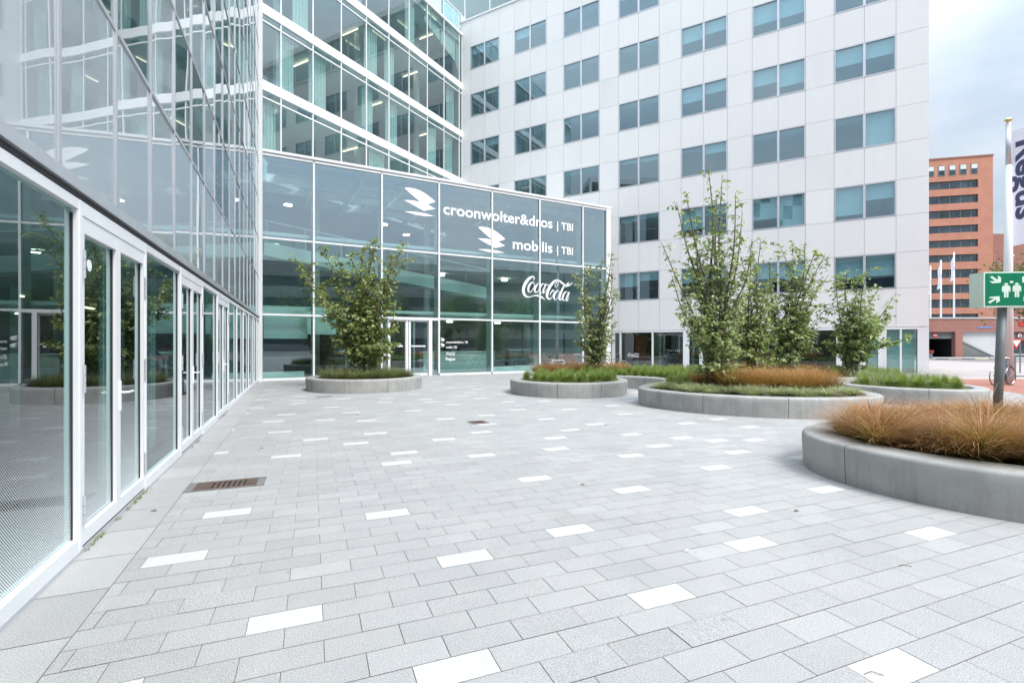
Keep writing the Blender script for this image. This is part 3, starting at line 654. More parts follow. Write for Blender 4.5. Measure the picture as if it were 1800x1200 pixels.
for c in range(7):
    for r in range(6):
        a=S0+3.75*c; b=a+2*MOD; z0,z1=WZ[r]
        if b<8.4 and z1<9.4: continue
        mid=(a+b)/2; f=MB(); w=.055; dn=(-.10,.012)
        f.box(FB,a+.008,a+w,*dn,z0+.008,z1-.008).box(FB,b-w,b-.008,*dn,z0+.008,z1-.008).box(FB,a+w,b-w,*dn,z1-w,z1-.008).box(FB,a+w,b-w,*dn,z0+.008,z0+w).box(FB,mid-.055,mid+.055,dn[0],dn[1]-.004,z0+w,z1-w)
        wo=f.build('window','silver',bB)
        for j,(p,q) in enumerate(((a+w,mid-.055),(mid+.055,b-w))):
            tl=rng.normal(0,.0025,2)
            MB().quad(FB.p(p,-.05-tl[0],z0+w),FB.p(q,-.05+tl[0],z0+w),FB.p(q,-.05+tl[0]+tl[1],z1-w),FB.p(p,-.05-tl[0]+tl[1],z1-w)).build('pane','wing',wo)
            fr=BL.get((c,r),(0,0))[j]
            if fr>0: MB().box(FB,p,q,-.20,-.185,z1-w-fr*(z1-z0-2*w),z1-w).build('blind','blind',wo)
            if (c*5+r*3+j)%3!=0 and fr<.9: MB().box(FB,(p+q)/2-.04,(p+q)/2+.04,-3.4,-1.8,z1+.28,z1+.33).build('room_light','lamp',wo)
for k in range(7):
    z=2.34+3.5*k+.2 if k else 2.45
    MB().box(FB,.1,SE-.05,-8,-.33,z-.15 if k==0 else z-.35,z).build('floor_slab','ceil',bB)
MB().box(FB,.1,SE-.05,-8.2,-8,0,PARA).build('back_wall','inter2',bB)
MB().box(FB,-.1,.04,-8.1,-.35,0,PARA-.2).build('side_wall','inter2',bB); MB().box(FB,SE-.35,SE-.2,-7.9,-.35,2.5,PARA-.2).build('side_wall','inter2',bB)
pw=MB()
for s in edges[3::3]: pw.box(FB,s-.06,s+.06,-8,-.33,2.5,PARA-.3)
pw.build('partition_wall','inter2',bB)
# end wall facing the street
ew=MB()
FE=Frame(*FB.p(SE,0,0)[:2],-FB.n[0],-FB.n[1],FB.d[0],FB.d[1])
for zi in range(len(zl)-1):
    for k in range(8):
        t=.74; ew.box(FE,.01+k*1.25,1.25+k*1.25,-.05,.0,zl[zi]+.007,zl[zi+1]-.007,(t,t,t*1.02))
ew.build('end_cladding','clad',bB)
MB().box(FB,-.2,SE+.05,-.4,.06,PARA,PARA+.12).build('parapet_coping','white',bB)
# recessed top storey
for k in range(13): MB().box(FB,-3+2.3*k,-2.92+2.3*k,-1.45,-1.35,PARA,29.4).build('top_mullion','white',bB)
for k in range(12): MB().quad(FB.p(-2.92+2.3*k,-1.4,PARA),FB.p(-.7+2.3*k,-1.4,PARA),FB.p(-.7+2.3*k,-1.4,29.4),FB.p(-2.92+2.3*k,-1.4,29.4)).build('top_pane','towerg',bB)
MB().box(FB,-3,SE-1,-8,-1.2,29.4,29.9).build('top_roof','white',bB)
MB().box(FB,-3,SE-1,-8,-7.8,PARA,29.4).build('top_back_wall','inter2',bB)
MB().box(FB,-3,SE,-8,-.4,PARA-.1,PARA).build('terrace','gwall',bB)
for s in (2,5,8,11,14): MB().box(FB,s,s+.08,-3.6,-1.9,29.2,29.3).build('top_light','lamp',bB)
# ground floor glazing
gs=[FB.px(x) for x in (1078,1090.5,1147,1206,1235,1330,1397,1475,1515,1549,1556)]+[26.0,SE]
for i,(s,w) in enumerate(zip(gs,(.10,.05,.05,.17,.17,.06,.06,.12,.15,.12,.05,.04,.0))):
    if w: MB().box(FB,s-w,s+w,-.12,.02,.0,2.30).build('ground_post','white',bB)
MB().box(FB,SE-.42,SE,-.42,-.002,.0,2.32).build('corner_pillar','white',bB)
MB().box(FB,8.0,SE-.42,-.12,.025,2.22,2.325).build('ground_head','white',bB)
MB().box(FB,8.0,SE-.42,-.12,.02,.0,.12).build('ground_sill','silver',bB)
for a,b in zip(gs[:-1],gs[1:]): MB().quad(FB.p(a,-.05,.12),FB.p(min(b,SE-.42),-.05,.12),FB.p(min(b,SE-.42),-.05,2.22),FB.p(a,-.05,2.22)).build('shop_pane','clear_flat',bB)
MB().box(FB,24.75,26.55,-.25,-.2,.12,2.22).build('door_film','curtain',bB)
MB().box(FB,8,SE-.3,-8,-.2,-.02,.004).build('interior_floor','ifloor',bB)
for s in (12.5,14,16,19,21,23.5): MB().box(FB,s,s+.14,-2.4,-2.2,.0,2.25).build('inner_column','iwhite',bB)
MB().box(FB,8.2,24,-4.2,-4.0,.0,2.3).build('ground_inner_wall','inter',bB)
a=FB.px(1105,-.6); b=FB.px(1127,-.6); MB().box(FB,a,b,-1.9,-1.8,.5,2.1).build('red_wall_panel','redp',bB)
a=FB.px(1103); b=FB.px(1124); _,z=FB.pz(1113,624); put_script(FB,a,b,z,-.04,'vinyl',bB)
# ------------------------------------------------------------------ planters
def offset(P,w):
    k=len(P); out=[]; A=0
    for i in range(k): A+=P[i][0]*P[(i+1)%k][1]-P[(i+1)%k][0]*P[i][1]
    sg=1 if A>0 else -1
    for i in range(k):
        t=np.array(P[(i+1)%k])-np.array(P[i-1]); t/=np.hypot(*t); out.append((P[i][0]-t[1]*w*sg,P[i][1]+t[0]*w*sg))
    return out
def planter(name,label,ctrl,h,rim,nseg,per=10,rot=0,group=None,soilz=.05):
    P=[tuple(q) for q in smoothpts(ctrl,per,True)]; k=len(P)
    cx=sum(p[0] for p in P)/k; cy=sum(p[1] for p in P)/k
    root=thing(name,label,'planter',(cx,cy,0),group)
    L=[0]
    for i in range(k): L.append(L[-1]+math.dist(P[i],P[(i+1)%k]))
    tot=L[-1]
    def pos(l):
        l%=tot; i=max(j for j in range(k) if L[j]<=l+1e-9); f=(l-L[i])/(L[i+1]-L[i]); a=P[i];b=P[(i+1)%k]; return (a[0]+(b[0]-a[0])*f,a[1]+(b[1]-a[1])*f)
    A=sum(P[i][0]*P[(i+1)%k][1]-P[(i+1)%k][0]*P[i][1] for i in range(k)); sg=1 if A>0 else -1
    def fr(l):
        a=np.array(pos(l-.02)); b=np.array(pos(l+.02)); t=(b-a)/np.hypot(*(b-a)); return np.array(pos(l)),np.array((-t[1],t[0]))*sg
    prof=[(.015,-.02),(.015,.0),(.0,.30*h/.42),(.0,h-.045),(.006,h-.026),(.018,h-.010),(.036,h-.002),(.06,h),(rim-.03,h),(rim-.008,h-.008),(rim,h-.03),(rim,h-.2)]
    seg=tot/nseg; gap=.005
    for sidx in range(nseg):
        l0=rot+sidx*seg+gap; l1=rot+(sidx+1)*seg-gap; n=max(8,int((l1-l0)/.12)); m=MB(); kk=len(prof)
        for i in range(n+1):
            p,nn=fr(l0+(l1-l0)*i/n)
            e=.0
            for (w,z) in prof: m.v.append((p[0]+nn[0]*(w+e),p[1]+nn[1]*(w+e),z-(e if z>h*.5 else 0)))
        for i in range(n):
            for j in range(kk-1): q=i*kk+j; m.f.append((q,q+1,q+kk+1,q+kk)); m.c.append(None)
        q0=len(m.v); m.v+=m.v[:kk]+m.v[n*kk:n*kk+kk]; m.f.append(tuple(range(q0,q0+kk))); m.c.append(None); m.f.append(tuple(range(q0+kk,q0+2*kk))); m.c.append(None)
        o=m.build('segment','conc',root,smooth=True)
        for pp in o.data.polygons:
            if len(pp.vertices)>4: pp.use_smooth=False
    I=[]
    for i in range(90):
        p,nn=fr(tot*i/90); I.append((p[0]+nn[0]*(rim-.01),p[1]+nn[1]*(rim-.01)))
    m=MB(); c=len(m.v); cen=(sum(p[0] for p in I)/90,sum(p[1] for p in I)/90)
    V=[(p[0],p[1],h-soilz) for p in I]; m.v=V; m.f=[tuple(range(90))]; m.c=[None]; m.build('soil','soil',root)
    # dark core behind the joints
    J=[]
    for i in range(90):
        p,nn=fr(tot*i/90); J.append((p[0]+nn[0]*.05,p[1]+nn[1]*.05))
    mm=MB(); n=90; mm.v=[(x,y,.0) for x,y in J]+[(x,y,h-.03) for x,y in J]; mm.f=[(i,(i+1)%n,n+(i+1)%n,n+i) for i in range(n)]; mm.c=[None]*n; mm.build('joint_filler','joint',root)
    return root,P
def inside(P,x,y):
    c=False; k=len(P)
    for i in range(k):
        x1,y1=P[i]; x2,y2=P[(i+1)%k]
        if (y1>y)!=(y2>y) and x<(x2-x1)*(y-y1)/(y2-y1)+x1: c=not c
    return c
def circ(cx,cy,r,n=12): return [(cx+r*math.cos(2*math.pi*i/n),cy+r*math.sin(2*math.pi*i/n)) for i in range(n)]
H=.42
_,P1=planter('round_planter','round grey concrete planter with one multi stem tree, in front of the entrance doors',circ(-5.0,16.9,1.9),H,.30,9,rot=.9)
_,P2=planter('round_planter','round grey concrete planter filled with green tussocks, in the middle of the plaza',circ(1.76,15.5,1.82),H,.30,9,rot=.45)
C3=[(.5,19.6),(1.6,18.3),(3.0,17.3),(4.3,16.5),(4.72,15.3),(4.3,14.3),(3.5,13.3),(3.17,12.3),(3.5,11.4),(4.35,10.5),(5.6,9.96),(6.9,9.95),(7.8,10.4),(8.2,11.3),(8.3,12.8),(8.7,14.4),(9.7,15.6),(11.2,16.1),(12.8,16.2),(13.9,17.1),(13.9,18.6),(12,20),(8,20.6),(4,21.2),(1.3,21)]
_,P3=planter('curved_planter','long curved grey concrete planter with four trees and a copper grass mound',C3,H,.30,26,rot=.2)
C4=[(9.05,13.6),(9.35,12.5),(10.2,11.8),(11.0,11.65),(11.7,12.1),(12.2,13.0),(12.2,14.0),(11.5,14.8),(10.4,15.0),(9.5,14.5)]
_,P4=planter('curved_planter','grey concrete planter full of long green grass, behind the assembly point sign',C4,H,.30,7,rot=.6)
C5=[(3.52,5.6),(3.72,4.85),(4.2,4.2),(5.0,3.72),(6.0,3.5),(7.2,3.75),(8.1,4.7),(8.2,6.1),(7.2,7.1),(5.9,7.35),(4.83,7.12),(4.1,6.75),(3.66,6.25)]
_,P5=planter('curved_planter','large grey concrete planter full of copper sedge, nearest to the camera at the right',C5,H,.42,8,rot=.30,soilz=.06)
# ------------------------------------------------------------------ grass
def blades(n,cx,cy,z,r0,h,hs,bend,w,cols,tuftc=None,seg=3,wind=(0,0),basecol=None,spread=1.0):
    """n blades rooted around centre(s); returns V,F,C"""
    ang=rng.uniform(0,2*np.pi,n); rr=r0*np.sqrt(rng.uniform(0,1,n)); bx=cx+np.cos(ang)*rr; by=cy+np.sin(ang)*rr
    L=h*(1+rng.normal(0,hs,n)).clip(.45,1.7); out=ang+rng.normal(0,.5,n)
    lean=(.10+.9*rr/r0*rng.uniform(.5,1.1,n))*spread; dx=np.cos(out); dy=np.sin(out)
    T=np.linspace(0,1,seg+1); V=np.zeros((n,seg+1,2,3)); 
    sx=-dy; sy=dx; ww=w*rng.uniform(.7,1.3,n)
    for i,t in enumerate(T):
        ho=L*(lean*.45*t+bend*t*t*(.4+.6*lean)); up=L*(t*(1-.12*lean)-bend*.62*t**2.4*(.35+.65*lean))
        x=bx+dx*ho+wind[0]*L*t*t; y=by+dy*ho+wind[1]*L*t*t; zz=z+np.maximum(up,.005)
        hw=ww*.5*(1-t**1.5*.9)
        V[:,i,0]=np.stack([x-sx*hw,y-sy*hw,zz],1); V[:,i,1]=np.stack([x+sx*hw,y+sy*hw,zz],1)
    base=np.arange(n)[:,None]*(2*(seg+1)); F=[]
    for i in range(seg): F.append(np.stack([base[:,0]+2*i,base[:,0]+2*i+1,base[:,0]+2*i+3,base[:,0]+2*i+2],1))
    F=np.concatenate(F,0)
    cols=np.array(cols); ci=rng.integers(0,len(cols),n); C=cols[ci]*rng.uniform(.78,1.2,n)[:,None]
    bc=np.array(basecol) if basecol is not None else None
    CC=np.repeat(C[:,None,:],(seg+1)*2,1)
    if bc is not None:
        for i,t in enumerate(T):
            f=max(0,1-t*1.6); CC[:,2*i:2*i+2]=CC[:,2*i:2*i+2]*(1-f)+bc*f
    return V.reshape(-1,3),F,CC.reshape(-1,3)
def dome(n,cx,cy,z,h,w,cols,basecol,seg=3,flat=.8):
    a=rng.uniform(0,2*np.pi,n); c=rng.uniform(.05,1,n); sn=np.sqrt(1-c*c); L=h*rng.uniform(.78,1.12,n); dx=np.cos(a)*sn; dy=np.sin(a)*sn
    V=np.zeros((n,seg+1,2,3)); T=np.linspace(0,1,seg+1); ww=w*rng.uniform(.7,1.3,n); sx=-np.sin(a); sy=np.cos(a)
    for i,t in enumerate(T):
        ho=L*t*(.75+.25*t)*.74; up=L*t*(c*.95+.25*(1-t)*1.4)
        x=cx+dx*ho; y=cy+dy*ho; zz=z+np.maximum(.004,up-.10*L*t*t*sn*2); hw=ww*.5*(1-t**1.5*.85)
        V[:,i,0]=np.stack([x-sx*hw,y-sy*hw,zz],1); V[:,i,1]=np.stack([x+sx*hw,y+sy*hw,zz],1)
    b=np.arange(n)*2*(seg+1); F=np.concatenate([np.stack([b+2*i,b+2*i+1,b+2*i+3,b+2*i+2],1) for i in range(seg)],0)
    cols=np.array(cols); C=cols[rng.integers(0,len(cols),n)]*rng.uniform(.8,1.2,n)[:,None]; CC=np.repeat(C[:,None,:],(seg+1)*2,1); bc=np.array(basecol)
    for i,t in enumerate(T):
        f=max(0,1-t*1.5); CC[:,2*i:2*i+2]=CC[:,2*i:2*i+2]*(1-f)+bc*f  # bases coloured darker than tips to paint in shade between the tussocks
    return V.reshape(-1,3),F,CC.reshape(-1,3)
def merge(L):
    Vs=[];Fs=[];Cs=[];o=0
    for v,f,c in L: Vs.append(v);Fs.append(f+o);Cs.append(c);o+=len(v)
    return np.concatenate(Vs),np.concatenate(Fs),np.concatenate(Cs)
def patch(name,label,test,bbox,step,nb,h,hs,bend,w,cols,z=H-.05,r0=.12,jit=.4,seg=3,wind=(0,0),basecol=None,spread=1.0,hvar=.12,domed=False):
    L=[]; x0,x1,y0,y1=bbox; y=y0; row=0
    while y<y1:
        x=x0+(row%2)*step/2
        while x<x1:
            px=x+rng.normal(0,step*jit*.35); py=y+rng.normal(0,step*jit*.35)
            if test(px,py) and domed: L.append(dome(nb,px,py,z,h*(1+rng.normal(0,hvar)),w,cols,basecol,seg))
            elif test(px,py): L.append(blades(nb,px,py,z,r0,h*(1+rng.normal(0,hvar)),hs,bend,w,cols,seg=seg,wind=wind,basecol=basecol,spread=spread))
            x+=step
        y+=step*.87; row+=1
    if not L: return
    V,F,C=merge(L); o=npmesh(name,V,F,'grass',None,C); tag(o,label,'grass',kind='stuff'); return o
def ins(P,w):
    Q=offset(P,w); return lambda x,y: inside(Q,x,y)
GR=[(.25,.34,.09),(.29,.38,.12),(.21,.30,.07),(.34,.40,.17)]
CO=[(.40,.19,.085),(.46,.23,.11),(.33,.15,.065),(.54,.34,.20),(.60,.42,.28),(.28,.13,.055),(.42,.22,.11),(.22,.18,.06),(.38,.19,.09)]
ST=[(.46,.47,.30),(.34,.40,.20),(.52,.50,.36),(.27,.34,.16)]
i5=ins(P5,.50); BB5=(3.8,8,3.9,7)
def e5(x,y):  # irregular planted edge: soil shows at the near left
    return i5(x,y) and (x-5.1)*.72+(y-4.55)*.55>-.44+ .12*math.sin(x*5)+.1*math.sin(y*7)
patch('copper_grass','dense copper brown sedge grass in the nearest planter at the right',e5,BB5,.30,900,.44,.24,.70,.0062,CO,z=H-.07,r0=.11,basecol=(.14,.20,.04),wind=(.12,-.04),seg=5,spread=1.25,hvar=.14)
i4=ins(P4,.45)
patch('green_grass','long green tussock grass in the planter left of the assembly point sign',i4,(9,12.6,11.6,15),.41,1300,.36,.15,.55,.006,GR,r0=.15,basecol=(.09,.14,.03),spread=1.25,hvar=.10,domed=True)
patch('pale_grass_heads','thin pale seed heads standing above the green grass of the right planter',lambda x,y:i4(x,y) and y>12.9,(9,12.6,12.6,15),.25,26,.52,.2,.25,.004,[(.36,.38,.24),(.3,.36,.18)],r0=.15)
i2=ins(P2,.42)
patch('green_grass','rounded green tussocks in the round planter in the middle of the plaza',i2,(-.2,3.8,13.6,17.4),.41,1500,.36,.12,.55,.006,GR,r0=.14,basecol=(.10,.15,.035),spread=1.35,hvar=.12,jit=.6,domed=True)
i3=ins(P3,.42); i3b=ins(P3,.36)
def zone3(x,y):
    if not i3(x,y): return None
    # copper hill round the big tree and along the middle
    if y<15.3 and x<9.2:
        e=((x-6.55)/1.75)**2+((y-12.5)/1.15)**2
        if e<1+.15*math.sin(x*4): return 'c'
        if y<12.6 or x>7.6 and y<13.3: return 's'
        return 'g'
    if y>17.8 and x<4.4 : return 'c' if y>18.4 else 'g'
    if y>16.9 and x>8.2 and x<11.2: return 'c'
    if x>9.2 and y<17 and x<10.5: return 's'
    return 'g'
patch('copper_grass','bright copper grass mound under the tallest tree in the curved planter',lambda x,y:y<15.5 and zone3(x,y)=='c',(3,9,10,15.5),.30,480,.54,.2,.6,.006,[(.48,.23,.10),(.42,.20,.08),(.58,.38,.22),(.36,.17,.06),(.25,.22,.07)],r0=.14,basecol=(.16,.15,.05))
patch('copper_grass','distant copper grass at the back of the curved planter',lambda x,y:y>15.5 and zone3(x,y)=='c',(.5,13,15.5,21),.36,230,.44,.2,.6,.009,CO,r0=.16,basecol=(.15,.14,.05))
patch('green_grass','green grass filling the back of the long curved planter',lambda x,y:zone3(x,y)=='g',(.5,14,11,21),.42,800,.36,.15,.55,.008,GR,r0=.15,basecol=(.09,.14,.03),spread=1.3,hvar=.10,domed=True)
patch('striped_sedge','pale striped sedge tufts along the front of the curved planter',lambda x,y:zone3(x,y)=='s',(3,11,10,17.5),.36,230,.27,.2,.8,.009,ST,r0=.06,basecol=(.12,.16,.06),spread=1.4,jit=.9)
i1=ins(P1,.45)
patch('green_grass','mixed green grass round the tree in the left round planter',i1,(-7,-3,15,18.8),.27,190,.30,.25,.5,.0065,[(.15,.21,.07),(.11,.17,.05),(.20,.24,.10),(.26,.24,.13)],r0=.13,basecol=(.12,.12,.05))
patch('pale_grass_heads','pale seed heads above the grass of the left round planter',i1,(-7,-3,15.6,18.8),.45,26,.55,.2,.3,.005,[(.34,.32,.22),(.30,.30,.18)],r0=.2)
# ------------------------------------------------------------------ trees
LEAFC=[(.21,.27,.10),(.18,.24,.08),(.26,.31,.13),(.32,.36,.18),(.15,.20,.07),(.34,.34,.16)]
def tree(name,label,base,tips,px0,depth,nleaf=1.0,leaf=.105,low=.14,cols=LEAFC,stem=.034,grp=None,twig=.55):
    root=thing(name,label,'tree',(base[0],base[1],H-.06),grp); bx,by=base; z0=H-.08
    LV=[]; ldir=[]; tr=MB(); br=tr
    for (tx,ty) in tips:
        dy=rng.uniform(-.8,.8)*min(1.,abs(at(tx,depth)-bx)*.6+.45); Y=depth+dy
        T=np.array((at(tx,Y),Y,zat(ty,Y))); B=np.array((bx+rng.normal(0,.07),by+rng.normal(0,.07),z0))
        D=T-B; Ls=np.linalg.norm(D)
        mid=B+np.array((D[0]*.30,D[1]*.30,D[2]*.46))+rng.normal(0,.05,3)
        if D[2]<2.: mid=B+np.array((D[0]*.35,D[1]*.35,D[2]*.75))
        Q=smoothpts([tuple(B),tuple((B+mid)/2+rng.normal(0,.02,3)),tuple(mid),tuple((mid+T)/2+rng.normal(0,.11,3)),tuple(T)],6)
        k=len(Q); rad=[stem*(Ls/5.5+.25)*(1-i/(k-1))**.8+.005 for i in range(k)]
        tr.tube([tuple(q) for q in Q],rad,7)
        for i in range(1,k):
            t=i/(k-1); 
            if t<low*.7 and Ls>2.2: continue
            seglen=np.linalg.norm(Q[i]-Q[i-1])
            for _ in range(int(nleaf*seglen*24*(.12+.88*min(1,max(0,(t-low)*1.9))))+1):   # leaves on stem
                LV.append(Q[i-1]+(Q[i]-Q[i-1])*rng.random()+rng.normal(0,.055,3)); a=rng.uniform(0,6.28); ldir.append((math.cos(a),math.sin(a),rng.uniform(-.8,.3)))
            nt_=1 if rng.random()<.93 else 0
            if t>.97: nt_=0
            for _ in range((nt_+(1 if .3<t<.75 else 0)) if t>.3 or rng.random()<.55 else 0):
                a=rng.uniform(0,6.28); l=twig*(1.15-t*.75)*rng.uniform(.45,1.2)*min(1.,Ls/3.5+.3); d=np.array((math.cos(a),math.sin(a),rng.uniform(.15,.9))); d/=np.linalg.norm(d)
                p0=Q[i]; p1=p0+d*l*.55; p2=p0+d*l+np.array((0,0,-.10*l))
                TQ=smoothpts([tuple(p0),tuple(p1),tuple(p2)],3); br.tube([tuple(q) for q in TQ],[.008,.007,.006,.005,.004,.003,.002][:len(TQ)],4,False)
                for _ in range(int(nleaf*l*30)+2):
                    f=rng.uniform(.12,1.05); j=min(int(f*(len(TQ)-1)),len(TQ)-2); ff=f*(len(TQ)-1)-j
                    LV.append(TQ[j]+(TQ[j+1]-TQ[j])*ff+rng.normal(0,.03,3)); b=a+rng.normal(0,1.0); ldir.append((math.cos(b),math.sin(b),rng.uniform(-.9,.15)))
    tr.build('trunk','bark',root,True)
    Pn=np.array(LV); D=np.array(ldir,float); n=len(Pn); D+=rng.normal(0,.28,(n,3)); D/=np.linalg.norm(D,axis=1)[:,None]
    U=np.tile((0,0,1.),(n,1))+rng.normal(0,.45,(n,3)); Sd=np.cross(D,U); Sd/=np.linalg.norm(Sd,axis=1)[:,None]; Nn=np.cross(Sd,D)
    L=(leaf*rng.uniform(.6,1.25,n))[:,None]; Wd=L*.29
    V=np.stack([Pn,Pn+D*L*.42-Sd*Wd+Nn*L*.07,Pn+D*L*.5-Nn*L*.03,Pn+D*L*.42+Sd*Wd+Nn*L*.07,Pn+D*L-Nn*L*.12],1).reshape(-1,3)
    b=np.arange(n)*5; F=np.concatenate([np.stack([b,b+1,b+2,b+2],1)[:, :3],np.stack([b+1,b+4,b+2],1),np.stack([b,b+2,b+3],1),np.stack([b+2,b+4,b+3],1)],0)
    cc=np.array(cols)[rng.integers(0,len(cols),n)]*rng.uniform(.75,1.25,n)[:,None]; cc=cc*1.18; C=np.repeat(cc,5,0)
    npmesh('crown',V,F,'leaf',root,C); return root,n
tree('multi_stem_tree','spreading fan shaped young tree in the round planter before the entrance doors',(-5.0+.02,16.9),[(519,452),(535,462),(568,435),(590,450),(611,440),(640,430),(650,421),(664,419),(690,445),(713,426),(716,451),(694,530),(700,606),(569,547),(596,596),(560,500),(625,500),(660,480),(610,540),(680,560)],643,16.9,1.1,.145,.2,twig=.75)
tree('multi_stem_tree','narrow upright young tree behind the round tussock planter at the lobby corner',(at(1045,18.8),18.8),[(1008,478),(1024,470),(1040,462),(1058,455),(1076,442),(1078,480),(1088,505),(1014,545),(1084,565),(1012,600),(1060,520),(1035,540),(1075,600)],1045,18.8,.78,.135,.1,twig=.5,cols=[(.22,.27,.13),(.29,.33,.18),(.36,.37,.23),(.17,.21,.09)])
tree('multi_stem_tree','tallest young tree rising from the copper grass before the white block',(at(1262,12.2),12.2),[(1189,355),(1205,336),(1244,292),(1270,306),(1293,339),(1305,371),(1322,420),(1162,425),(1190,556),(1181,483),(1225,380),(1260,350),(1230,440),(1285,430),(1310,500),(1215,480),(1255,420),(1212,570),(1300,590)],1262,12.2,.74,.12,.1,twig=.56,cols=[(.22,.28,.13),(.29,.35,.18),(.37,.41,.24),(.16,.21,.09),(.25,.31,.14)])
tree('multi_stem_tree','smaller tree half hidden behind the right side of the tallest tree',(at(1318,14.6),14.6),[(1338,420),(1322,440),(1302,450),(1348,490),(1345,570),(1300,520),(1330,500),(1356,540)],1318,14.6,.8,.13,.1,twig=.6)
tree('multi_stem_tree','bushy tree between the half hidden tree and the short tree nearest the street',(at(1384,17.),17.),[(1352,455),(1369,427),(1392,426),(1414,425),(1433,440),(1452,445),(1457,482),(1455,535),(1432,600),(1345,560),(1400,480),(1385,500),(1425,520),(1350,500)],1384,17.,.78,.145,.1,twig=.7,cols=[(.22,.28,.13),(.29,.35,.18),(.36,.39,.22),(.16,.21,.09)])
tree('multi_stem_tree','short wide tree nearest to the street with one long low branch to the right',(at(1497,16.8),16.8),[(1469,482),(1490,472),(1507,480),(1527,472),(1548,505),(1575,515),(1600,594),(1447,605),(1565,548),(1480,540),(1510,530),(1535,560),(1470,560)],1497,16.8,.7,.15,.08,twig=.7,cols=[(.25,.32,.14),(.32,.38,.20),(.18,.24,.10)])
def bigtree(label,x,y,h,r,n=5000,lf=.3,name='street_tree'):
    root=thing(name,label,'tree',(x,y,0)); t=MB(); t.tube([(x,y,0),(x+.1,y,h*.4),(x,y,h*.75)],[.22,.16,.06],8)
    cen=[]
    for _ in range(16):
        a=rng.uniform(0,6.28); e=rng.uniform(-.5,1); q=Vector((x+math.cos(a)*r*.62*math.sqrt(1-e*e*.6),y+math.sin(a)*r*.62,h*.62+e*h*.28)); cen.append(q); t.tube([(x,y,h*.35),tuple((Vector((x,y,h*.5))+q)/2),tuple(q)],[.08,.05,.02],5)
    t.build('trunk','bark',root,True)
    ci=rng.integers(0,16,n); P=np.array([tuple(c) for c in cen])[ci]+rng.normal(0,r*.22,(n,3)); D=rng.normal(0,1,(n,3)); D/=np.linalg.norm(D,axis=1)[:,None]; U=rng.normal(0,1,(n,3)); Sd=np.cross(D,U); Sd/=np.linalg.norm(Sd,axis=1)[:,None]
    V=np.stack([P,P+D*lf*.5-Sd*lf*.3,P+D*lf,P+D*lf*.5+Sd*lf*.3],1).reshape(-1,3); b=np.arange(n)*4; F=np.stack([b,b+1,b+2,b+3],1)
    C=np.repeat(np.array([(.10,.13,.04),(.13,.16,.05),(.07,.10,.03),(.17,.18,.06)])[rng.integers(0,4,n)],4,0); npmesh('crown',V,F,'leaf',root,C)
bigtree('green street tree behind the white flag at the right edge',46.3,43,9.6,3.9,11000,.3)
# trees and blocks across the street behind the camera: seen only mirrored in the glass
bigtree('street tree mirrored in the lobby glass right of the entrance',19.5,6.5,7.5,2.1,5000,.22)
bigtree('street tree across the street behind the viewer, left of the grey block',34,-20,9,3.4,6000,.3)
bigtree('street tree across the street behind the viewer, beside the grey block corner',46,-2,9.5,3.6,6000,.3)
def offblock(label,F,L,D,Hh,mw,fl=3.4,mat='grey1',name='office_block'):
    root=thing(name,label,'building',F.p(L/2,0,0)); w=MB(); g=MB(); nf=int(Hh/fl)
    w.box(F,0,L,-D,-.3,0,Hh)
    for k in range(nf+1): w.box(F,0,L,-.3,0,max(0,k*fl-.9),min(Hh,k*fl+.9) if k<nf else Hh)
    w.build('wall',mat,root)
    for k in range(nf): g.quad(F.p(0,-.2,k*fl+.9),F.p(L,-.2,k*fl+.9),F.p(L,-.2,(k+1)*fl-.9),F.p(0,-.2,(k+1)*fl-.9))
    g.build('window_band','fwin2',root); return root
offblock('grey banded office block across the street behind the viewer',Frame(20,-34,.80,.60,-.60,.80),60,12,15,2)
offblock('dark office block far behind the viewer',Frame(-40,-45,1,0,0,1),55,12,19,2,name='office_block')
# ------------------------------------------------------------------ far right: brick tower, podium, flagpoles, street things
ft=thing('brick_tower','orange brick tower with dark window strips beyond the road','building',(80,105,0))
FT=Frame(at(1560,107),107,1,-.25,-.25,-1)
def tz(y,Y=104): return zat(y,Y)
TL=FT.px(1745.5)
topz=EYE+(HZ-273.5)/FP*FT.p(TL,0,0)[1]; 
sL=0; ys=FT.p(TL,0,0)[1]
# strip levels measured at right end x=1718
sr=FT.px(1719.5); Yr=FT.p(sr,0,0)[1]
strips=[(315,329),(341,355),(367,381),(394,407),(420,433),(446,459),(472,487),(499,514),(525,540),(551,566)]
w=MB(); g=MB(); prev=topz
def zr(y): return EYE+(HZ-y)/FP*Yr
for (ya,yb) in strips:
    w.box(FT,sL,TL,-.4,0,zr(ya),prev); 
    prev=zr(yb)
w.box(FT,sL,TL,-.4,0,0,prev)
for (ya,yb) in strips: w.box(FT,sr,TL,-.4,0,zr(yb),zr(ya))
w.box(FT,sL,TL,-15,-.45,0,topz-.1)
w.build('wall','brickO',ft)
for (ya,yb) in strips:
    f=MB(); k=int((sr-sL)/1.9)
    f.quad(FT.p(sL,-.3,zr(yb)),FT.p(sr,-.3,zr(yb)),FT.p(sr,-.3,zr(ya)),FT.p(sL,-.3,zr(ya))); wo=f.build('window_strip','fwin2',ft)
    d=MB()
    for j in range(k+1): d.box(FT,sL+1.9*j,sL+1.9*j+.09,-.3,-.24,zr(yb),zr(ya))
    d.box(FT,sL,sr,-.3,-.25,zr(ya)-.45,zr(ya)-.38); d.build('strip_frame','pole',wo)
for x in (1636,1655,1674,1693,1712.5):
    s=FT.px(x); f=MB().box(FT,s-.62,s+.62,.0,.06,zr(305),zr(287)).build('window','pole',ft)
    MB().box(FT,s-.5,s+.5,.06,.09,zr(295.5),zr(288)).build('blind','iwhite',f); MB().box(FT,s-.5,s+.5,.06,.08,zr(304),zr(295.7)).build('pane','fwin2',f)
